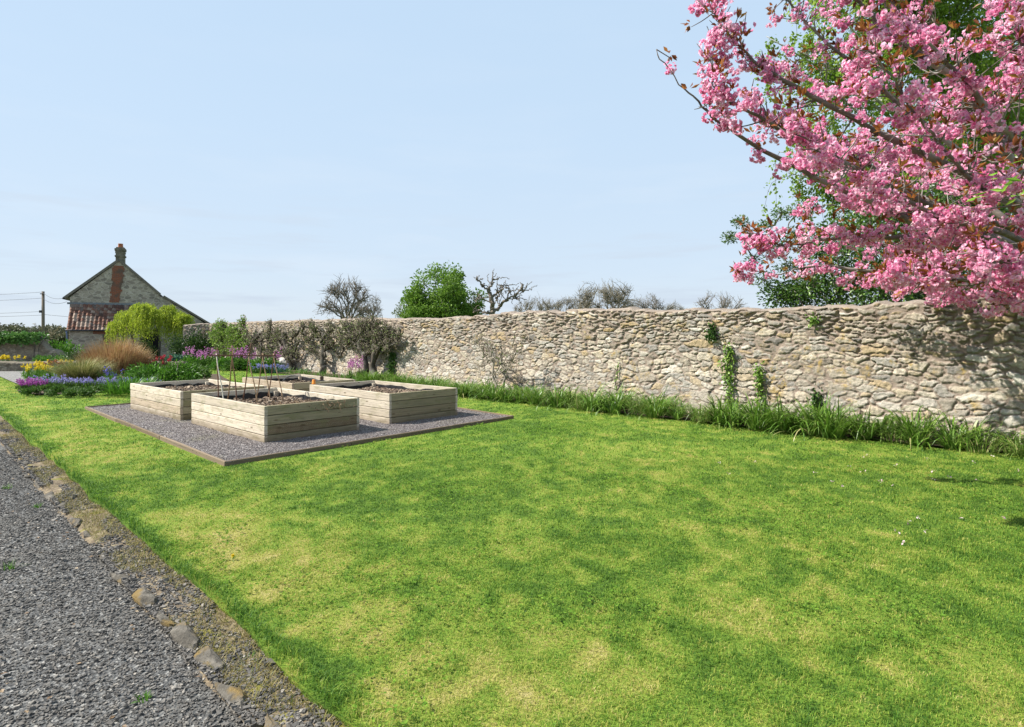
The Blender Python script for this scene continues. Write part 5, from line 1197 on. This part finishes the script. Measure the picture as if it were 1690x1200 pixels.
V, Fq = leaves(np.tile([[0, 0, .035]], (40, 1)), .018, .006, rng, 1.0, -.5); mk('petals', V, Fq, YEL, dz); V, Fq = leaves(np.tile([[0, 0, .004]], (9, 1)), .07, .02, rng, 2, .3); mk('leaves', V, Fq, MID, dz)
MOSS = m_leaf('dry_moss_tufts', [(0, (.13, .12, .02)), (.5, (.24, .2, .06)), (.8, (.36, .28, .13)), (1, (.10, .16, .02))], .2)
n = 34000; a = -1.5+17*rng.random(n)**1.5; c = 1.10+.28*rng.random(n); k = vnoise(a*2.1, c*5, 33)+.30*(c > 1.27) > .47; a, c = a[k], c[k]; n = len(a); q = AC(a, c)
V, Fq = strips(np.concatenate([q, (-.052+.05*(fbm(a*4, c*4, 15)-.5)+.02*(c-1.2))[:, None]], 1), rng.uniform(0, 6.28, n), rng.uniform(.015, .06, n), rng.uniform(.002, .004, n), np.abs(rng.normal(.9, .4, n)), np.abs(rng.normal(.4, .4, n)), 2, rng)
tag(mk('dry_tufts', V, Fq, MOSS), 'dry moss and straw coloured grass on the stony verge', 'moss', kind='stuff')
# ------------------------------------------------------------------ flowering cherry
CB = np.array([6.9, 6.4, 0.0]); CR = np.array([6.75, 6.35, 1.55])
CBARK = m_bark('cherry_bark', (.09, .072, .062), (.21, .175, .15), 8, (.6, .6, 2.2), (.28, .26, .235))
rng = np.random.default_rng(101)
cherry = empty('cherry_tree', CB, 'flowering cherry covered in pink blossom, overhanging the wall', 'tree')
LIMBS = [
    ([(1640, 440, 6.1), (1450, 340, 5.8), (1345, 300, 5.7), (1212, 232, 5.6), (1150, 165, 5.6), (1105, 95, 5.6)], .070, 20, .10, .45),
    ([(1660, 330, 6.0), (1500, 240, 5.6), (1330, 135, 5.3), (1235, 60, 5.2), (1180, -10, 5.2)], .075, 120, .42, .35),
    ([(1640, 400, 6.0), (1450, 300, 5.5), (1300, 218, 5.3), (1215, 165, 5.2), (1180, 120, 5.2), (1192, 40, 5.2)], .05, 120, .36, .35),
    ([(1680, 280, 5.8), (1600, 140, 5.4), (1500, 60, 5.1), (1420, -40, 5.0), (1380, -120, 5.0)], .085, 130, .5, .3),
    ([(1640, 480, 6.3), (1500, 458, 6.4), (1380, 440, 6.6), (1290, 455, 6.7), (1215, 448, 6.8)], .055, 70, .24, .3),
    ([(1700, 500, 5.8), (1620, 470, 5.2), (1540, 450, 4.9), (1460, 450, 4.8)], .055, 90, .30, .3),
    ([(1690, 400, 5.6), (1560, 350, 5.0), (1430, 270, 4.6), (1320, 200, 4.4)], .06, 120, .42, .35),
    ([(1720, 300, 5.4), (1640, 170, 4.8), (1560, 60, 4.5), (1500, -40, 4.4)], .065, 110, .45, .3),
    ([(1640, 350, 6.8), (1520, 280, 7.6), (1400, 180, 8.2), (1290, 110, 8.4)], .06, 120, .6, .35),
    ([(1680, 250, 7.0), (1600, 150, 7.9), (1520, 40, 8.5), (1440, -40, 8.8)], .06, 100, .6, .35),
    ([(1640, 440, 7.0), (1540, 420, 7.8), (1440, 400, 8.4), (1350, 375, 8.6)], .05, 90, .42, .35),
    ([(1750, 480, 5.3), (1690, 468, 4.8), (1640, 440, 4.5), (1580, 420, 4.3)], .05, 100, .32, .3),
    ([(1750, 200, 6.2), (1690, 60, 6.2), (1650, -100, 6.2)], .075, 90, .6, .3),
    ([(1680, 380, 5.9), (1520, 395, 5.5), (1400, 395, 5.3), (1310, 405, 5.2), (1262, 388, 5.2)], .05, 95, .26, .35),
    ([(1720, 200, 5.2), (1680, 60, 4.8), (1640, -60, 4.6)], .06, 90, .5, .3),
    ([(1720, 450, 7.3), (1660, 430, 8.2), (1610, 430, 8.8)], .05, 80, .4, .3),
    ([(1680, 330, 6.2), (1450, 140, 6.3), (1310, 20, 6.4), (1250, -50, 6.5)], .06, 120, .40, .35),
    ([(1700, 350, 5.6), (1600, 290, 4.9), (1500, 180, 4.5), (1420, 90, 4.3)], .055, 110, .42, .35),
    ([(1740, 380, 5.0), (1690, 330, 4.4), (1640, 270, 4.1)], .045, 70, .35, .25),
    ([(1680, 420, 6.5), (1480, 300, 6.9), (1360, 235, 7.1), (1268, 205, 7.2)], .05, 120, .40, .4),
    ([(1640, 400, 6.0), (1520, 330, 5.9), (1400, 300, 6.0), (1330, 250, 6.1)], .05, 80, .34, .35),
    ([(1640, 390, 7.2), (1545, 445, 8.5), (1470, 432, 9.2)], .05, 130, .42, .35),
    ([(1700, 360, 7.5), (1660, 420, 8.0), (1610, 380, 8.8), (1550, 385, 9.2)], .05, 120, .5, .35),
    ([(1640, 480, 7.4), (1540, 470, 8.6), (1450, 462, 9.3), (1385, 458, 9.7)], .045, 110, .30, .35),
    ([(1700, 490, 7.2), (1620, 478, 8.0), (1560, 470, 8.6)], .04, 100, .32, .3),
    ([(1650, 420, 6.2), (1540, 380, 6.0), (1430, 350, 6.0), (1340, 352, 6.1)], .045, 70, .26, .35),
]
trunk = MB(); twigs = MB(); CL = []; SH = []
def spline(pts, m):
    pts = np.array(pts, float); n = len(pts); k = np.linspace(0, n-1, m); i = np.minimum(k.astype(int), n-2); f = (k-i)[:, None]
    p0 = pts[np.maximum(i-1, 0)]; p1 = pts[i]; p2 = pts[i+1]; p3 = pts[np.minimum(i+2, n-1)]
    return .5*((2*p1)+(-p0+p2)*f+(2*p0-5*p1+4*p2-p3)*f*f+(-p0+3*p1-3*p2+p3)*f**3)
trunk.tube(np.array([(0, 0, -.3), (.02, 0, .15), (.0, .01, .6), (-.08, -.02, 1.1), CR-CB+np.array([0, 0, .12])]), [.24, .17, .15, .15, .14], 12)
allimbs = [([P(*q) for q in pts], r, n, rad, f0, True) for pts, r, n, rad, f0 in LIMBS]
for k in range(9):                                         # the side of the crown away from the camera's view
    a = R(-95+k*27+rng.uniform(-8, 8)); L = rng.uniform(2.6, 3.8); z = rng.uniform(2.6, 5.4)
    e = CR+np.array([math.cos(a)*L, math.sin(a)*L, z-CR[2]]); allimbs.append(([CR*.5+e*.5+np.array([0, 0, .2]), e], .06, 60, .6, .3, False))
for pts, r0, n, rad, f0, vis in allimbs:
    pts = [CR-CB+rng.normal(0, .03, 3)]+[q-CB for q in pts]; m_ = 8*len(pts)
    q = spline(pts, m_); q[2:-1] += np.cumsum(rng.normal(0, .012, (m_-3, 3)), 0)*np.linspace(0, 1, m_-3)[:, None]
    s = np.linspace(0, 1, m_); trunk.tube(q, np.maximum(r0*.75*(1-s)**1.1, .005)*(1+.06*rng.normal(size=m_)), 8)
    for _ in range(int(n*.46)):
        u = f0+(1-f0)*rng.random()**1.15; x = u*(m_-1); i = min(int(x), m_-2); b = q[i]+(q[i+1]-q[i])*(x-i); d = nrm(q[i+1]-q[i])
        rr = rad*(1.15-.75*u); an = rdir(1, rng)[0]; an[2] += .15
        e = b+nrm(d*.75+an)*rr*rng.uniform(.35, 1.25)
        md = (b+e)/2+rng.normal(0, .05*rr, 3)-np.array([0, 0, .02])
        tw_ = spline([b, md, e], 7); twigs.tube(tw_, np.linspace(max(.007*(1.3-u)+.003, .004), .0028, 7), 4)
        CL.append(e)
        if rng.random() < .55: CL.append(tw_[4]+rng.normal(0, .03, 3))
        SH.append((e, nrm(e-md)))
    for u in np.linspace(max(f0, .35), 1, int(n*.16)+5):
        i = min(int(u*(m_-1)), m_-2); CL.append(q[i]+rng.normal(0, .035, 3)); SH.append((q[i], nrm(q[i+1]-q[i])))
    CL.append(q[-1]); SH.append((q[-1], nrm(q[-1]-q[-2])))
CL = np.array(CL)
trunk.build('trunk', CBARK, cherry, True); twigs.build('twigs', CBARK, cherry, True)
# each posy: a ball of double flowers; each flower a ruffled cup of petals
posies = []
for k in range(7):
    V_ = []; nf = int(rng.integers(8, 13))
    dirs = rdir(nf, rng); dirs[:, 2] -= .35; dirs = nrm(dirs)
    for d in dirs:
        c = d*rng.uniform(.025, .055); u = nrm(np.cross(d, rdir(1, rng)[0])); v = np.cross(d, u); fr_ = rng.uniform(.017, .024)
        for ring, (np_, tilt, rl) in enumerate(((6, .25, 1.0), (5, .75, .78), (3, 1.2, .5))):
            a = np.arange(np_)*2*math.pi/np_+rng.uniform(0, 6)
            for ai in a:
                o = u*math.cos(ai)+v*math.sin(ai); t_ = tilt+rng.normal(0, .18); ax = o*math.cos(t_)+d*math.sin(t_); sdv = np.cross(ax, d); sdv = nrm(sdv)
                L = fr_*rl*rng.uniform(.85, 1.2); w_ = L*.55
                b = c+d*.002*ring; V_ += [b, b+ax*L*.62+sdv*w_+d*L*.10, b+ax*L+d*L*rng.uniform(-.1, .25), b+ax*L*.62-sdv*w_+d*L*.10]
    posies.append(np.array(V_))
Vb = []; keep = rng.random(len(CL)) < .97
TONE = []
CLB = np.concatenate([c+np.concatenate([np.zeros((1, 3)), rng.normal(0, .048, (int(rng.integers(0, 4)), 3))]) for c in CL[rng.random(len(CL)) < .345]])
for c in CLB:
    pz = posies[int(rng.integers(0, 7))]; a = rng.uniform(0, 6.28); s = rng.uniform(.75, 1.3)
    Rm = np.array([[math.cos(a), -math.sin(a), 0], [math.sin(a), math.cos(a), 0], [0, 0, 1]]); TONE.append(np.full(len(pz), rng.random())); Vb.append((pz*s) @ Rm.T+c-np.array([0, 0, .03]))
Vb = np.concatenate(Vb); print('petal quads', len(Vb)//4, 'posies', len(CL))
m, nt = new_mat('cherry_petals')
c = ramp(nt, isl(nt), [(0, (.72, .13, .34)), (.2, (.90, .32, .54)), (.5, (.96, .52, .71)), (.8, (.98, .69, .83)), (1, (.99, .85, .92))])
tn = attr(nt, 'tone'); c = mixc(nt, maprange(nt, tn, .30, .0), c, mixc(nt, .55, c, (.72, .16, .38)))
c = mixc(nt, maprange(nt, tn, .62, 1.0, 0, .45), c, (.98, .86, .91))
b = nd(nt, 'ShaderNodeBsdfPrincipled', {'Base Color': c, 'Roughness': .6, 'Specular IOR Level': .2}); t = nd(nt, 'ShaderNodeBsdfTranslucent', {'Color': c})
nd(nt, 'ShaderNodeOutputMaterial', {0: nd(nt, 'ShaderNodeMixShader', {0: .58, 1: b, 2: t})})
mk('blossom', Vb, np.arange(len(Vb)).reshape(-1, 4), m, cherry, False, {'tone': np.concatenate(TONE)})
# bronze young leaves at the shoots
p_, ax = [], []
for (e, d) in SH:
    if rng.random() < .62:
        k = int(rng.integers(3, 8)); dd = nrm(d[None]*.8+np.array([0, 0, .25])+rng.normal(0, .55, (k, 3))); p_.append(e+dd*.02+np.array([0, 0, .03])); ax.append(dd)
p_ = np.concatenate(p_); ax = np.concatenate(ax)
V, Fq = leaves(p_, .074, .030, rng, .3, .15, ax, .25)
mk('young_leaves', V, Fq, m_leaf('bronze_leaves', [(0, (.13, .04, .016)), (.5, (.27, .085, .025)), (.85, (.38, .16, .04)), (1, (.25, .22, .05))], .45, .4), cherry)
q = P(1672, 303, 4.0); dd = rdir(26, rng); dd[:, 2] = .3*dd[:, 2]; V, Fq = leaves(q-CB+rng.normal(0, .09, (26, 3)), .10, .03, rng, .5, .1, nrm(dd)); mk('green_leaves', V, Fq, m_leaf('fresh_leaves', [(0, (.15, .33, .03)), (1, (.27, .45, .06))], .4), cherry)

# ------------------------------------------------------------------ trees and shrubs beyond the wall, behind the cherry
BIRCH = m_bark('white_bark', (.38, .36, .33), (.62, .60, .56), 5, (.5, .5, 2.5), (.10, .09, .08))
BLEAF = m_leaf('small_fresh_leaves', [(0, (.15, .27, .025)), (.5, (.25, .38, .04)), (1, (.37, .48, .08))], .5, var=(.17, .28, .03), vscale=.9)
def birch(px0, Y, targets, seed, label, n_leaf, size, mat, bark, nm='birch_tree', dl=.9, per=30, trunk_r=.16, top=None):
    rng = np.random.default_rng(seed); b0 = P(px0, 0, Y); root = empty(nm, (b0[0], Y, -.1), label, 'tree', 'trees behind the cherry'); O_ = np.array(root.location); mb, mt_ = MB(), MB()
    tt = np.array([P(*q)-O_ for q in targets]); zt = tt[:, 2].max() if top is None else top; lean = rng.normal(0, .3, 2)
    tr = np.array([(lean[0]*s*s, lean[1]*s*s, -.3+(zt+.3)*s) for s in np.linspace(0, 1, 12)]); tr[1:, :2] += rng.normal(0, .05, (11, 2)); mb.tube(tr, np.linspace(trunk_r, .03, 12), 9)
    LP = []
    for q in tt:
        z0 = max(.8, q[2]-rng.uniform(.6, 2.2)*min(1.5, np.hypot(q[0], q[1])*.5+.2)); i = min(np.searchsorted(tr[:, 2], z0), 11); b = tr[i]
        br = spline([b, (b+q)/2+np.array([0, 0, .25])+rng.normal(0, .12, 3), q], 8); mb.tube(br, np.linspace(.045, .008, 8), 5)
        for _ in range(per):
            j = rng.uniform(2, 6.99); k = int(j); a = br[k]+(br[k+1]-br[k])*(j-k); o = rdir(1, rng)[0]*rng.uniform(.15, .75)
            e = a+o; f = e+np.array([rng.normal(0, .08), rng.normal(0, .08), -dl*rng.uniform(.2, 1)]); tw_ = spline([a, e, f], 7); mt_.tube(tw_, np.linspace(.007, .003, 7), 3); LP.append(tw_[2:])
    LP = np.concatenate(LP); k = rng.integers(0, len(LP), n_leaf); p_ = LP[k]+rng.normal(0, .055, (n_leaf, 3)); V, Fq = leaves(p_, size, size*.72, rng, .2, .5)
    mb.build('trunk', bark, root, True); mt_.build('twigs', CBARK, root, True); mk('crown', V, Fq, mat, root); return root
rng = np.random.default_rng(7)
tg = []
while len(tg) < 62:
    px, py = rng.uniform(1262, 1760), rng.uniform(-330, 330)
    if px > 1262+max(0, py-60)*.32+rng.uniform(0, 40): tg.append((px, py, 13.2+rng.uniform(-2.1, 2.1)))
tg += [(1285, 250, 13), (1265, 60, 13), (1268, 130, 13.2), (1300, 285, 13)]
birch(1525, 13.4, tg, 7, 'tall birch with small fresh green leaves behind the blossom', 96000, .078, BLEAF, BIRCH, top=9.6)
tg = []
while len(tg) < 34:
    px, py = rng.uniform(1480, 1860), rng.uniform(60, 420)
    tg.append((px, py, 15.8+rng.uniform(-1.6, 1.6)))
birch(1660, 16, tg, 8, 'darker leafy tree behind the birch, near the picture edge', 24000, .085, m_leaf('mid_tree_leaves', [(0, (.05, .11, .015)), (.6, (.09, .18, .025)), (1, (.16, .26, .04))], .35), BIRCH, 'leafy_tree', .5, 26, .14)
# evergreen shrub leaning over the wall
def wall_shrub(px0, Y, clumps, n, size, mat, label, seed, nm='evergreen_shrub', stems_r=.03):
    rng = np.random.default_rng(seed); b0 = P(px0, 0, Y); root = empty(nm, (b0[0], Y, 0), label, 'shrub', 'shrubs behind the wall'); O_ = np.array(root.location); mb = MB(); pts = []; axs = []; heads = []
    for (px, py, y, r, wgt) in clumps:
        q = P(px, py, y)-O_; b = np.array([rng.normal(0, .2), rng.normal(0, .1), 0])
        if nm == 'loose_shrub' and pts:
            b = min(heads, key=lambda h_: np.linalg.norm(h_-q)+.8*max(0, q[0]-h_[0]))
        heads.append(q); br = spline([b, (b+q)/2+rng.normal(0, .15, 3), q], 8); mb.tube(br, np.linspace(stems_r, .006, 8), 5); k = int(n*wgt)
        for _ in range(18):
            e = q+rdir(1, rng)[0]*r*rng.uniform(.4, 1.1); mb.tube(np.array([q, (q+e)/2+rng.normal(0, .05, 3), e]), [.006, .004, .002], 3)
        o = rdir(k, rng)*(rng.random(k)**.5)[:, None]*r*np.array([1.15, 1, .8]); pts.append(q+o); axs.append(nrm(o/r+.7*rdir(k, rng)))
    V, Fq = leaves(np.concatenate(pts), size, size*.5, rng, .5, 0, np.concatenate(axs)); mb.build('twigs', CBARK, root, True); mk('crown', V, Fq, mat, root); return root
EV = m_leaf('evergreen_leaves', [(0, (.03, .075, .012)), (.6, (.065, .14, .02)), (1, (.14, .24, .04))], .2, .35, spec=.4)
cl = [(px, py, 11.2+rng.uniform(-.3, .9)+max(0, 1420-px)*.009, .42, 1/40) for px, py in [(1310, 478), (1345, 470), (1385, 468), (1420, 455), (1460, 445), (1500, 440), (1540, 450), (1580, 440), (1620, 450), (1660, 440), (1360, 430), (1400, 415), (1450, 405), (1500, 400), (1550, 395), (1600, 400), (1650, 395),
     (1420, 485), (1470, 480), (1520, 478), (1570, 476), (1330, 495), (1290, 490), (1390, 380), (1440, 365), (1500, 360), (1560, 355), (1620, 360), (1680, 410), (1350, 400), (1700, 460), (1480, 330), (1560, 320), (1640, 330), (1380, 495), (1460, 500), (1540, 500), (1620, 495), (1690, 490), (1430, 330)]]
wall_shrub(1500, 11.2, cl, 21000, .085, EV, 'dark evergreen shrub filling the gap between wall top and blossom', 9)
TW = m_leaf('sprig_leaves', [(0, (.05, .11, .02)), (1, (.12, .21, .04))], .3)
cl = [(1222, 366, 9.9, .13, .06), (1205, 392, 9.9, .13, .07), (1240, 400, 9.9, .16, .07), (1262, 372, 9.9, .13, .06), (1290, 352, 9.9, .15, .06), (1245, 428, 10, .15, .06), (1280, 410, 10, .2, .08), (1300, 440, 10, .2, .1), (1262, 462, 10.2, .18, .08), (1320, 350, 10, .2, .08), (1310, 390, 10, .22, .1), (1295, 485, 10.4, .28, .12), (1345, 470, 10.4, .28, .1)]
cl = [(px, py, y+2.4+max(0, (1290-px)*.008), r*1.25, w_) for px, py, y, r, w_ in cl]
cl.sort(key=lambda q_: -q_[0])
wall_shrub(1400, 12.3, cl, 2900, .062, TW, 'loose shrub with leafy sprigs poking out left of the blossom', 10, 'loose_shrub', .02)
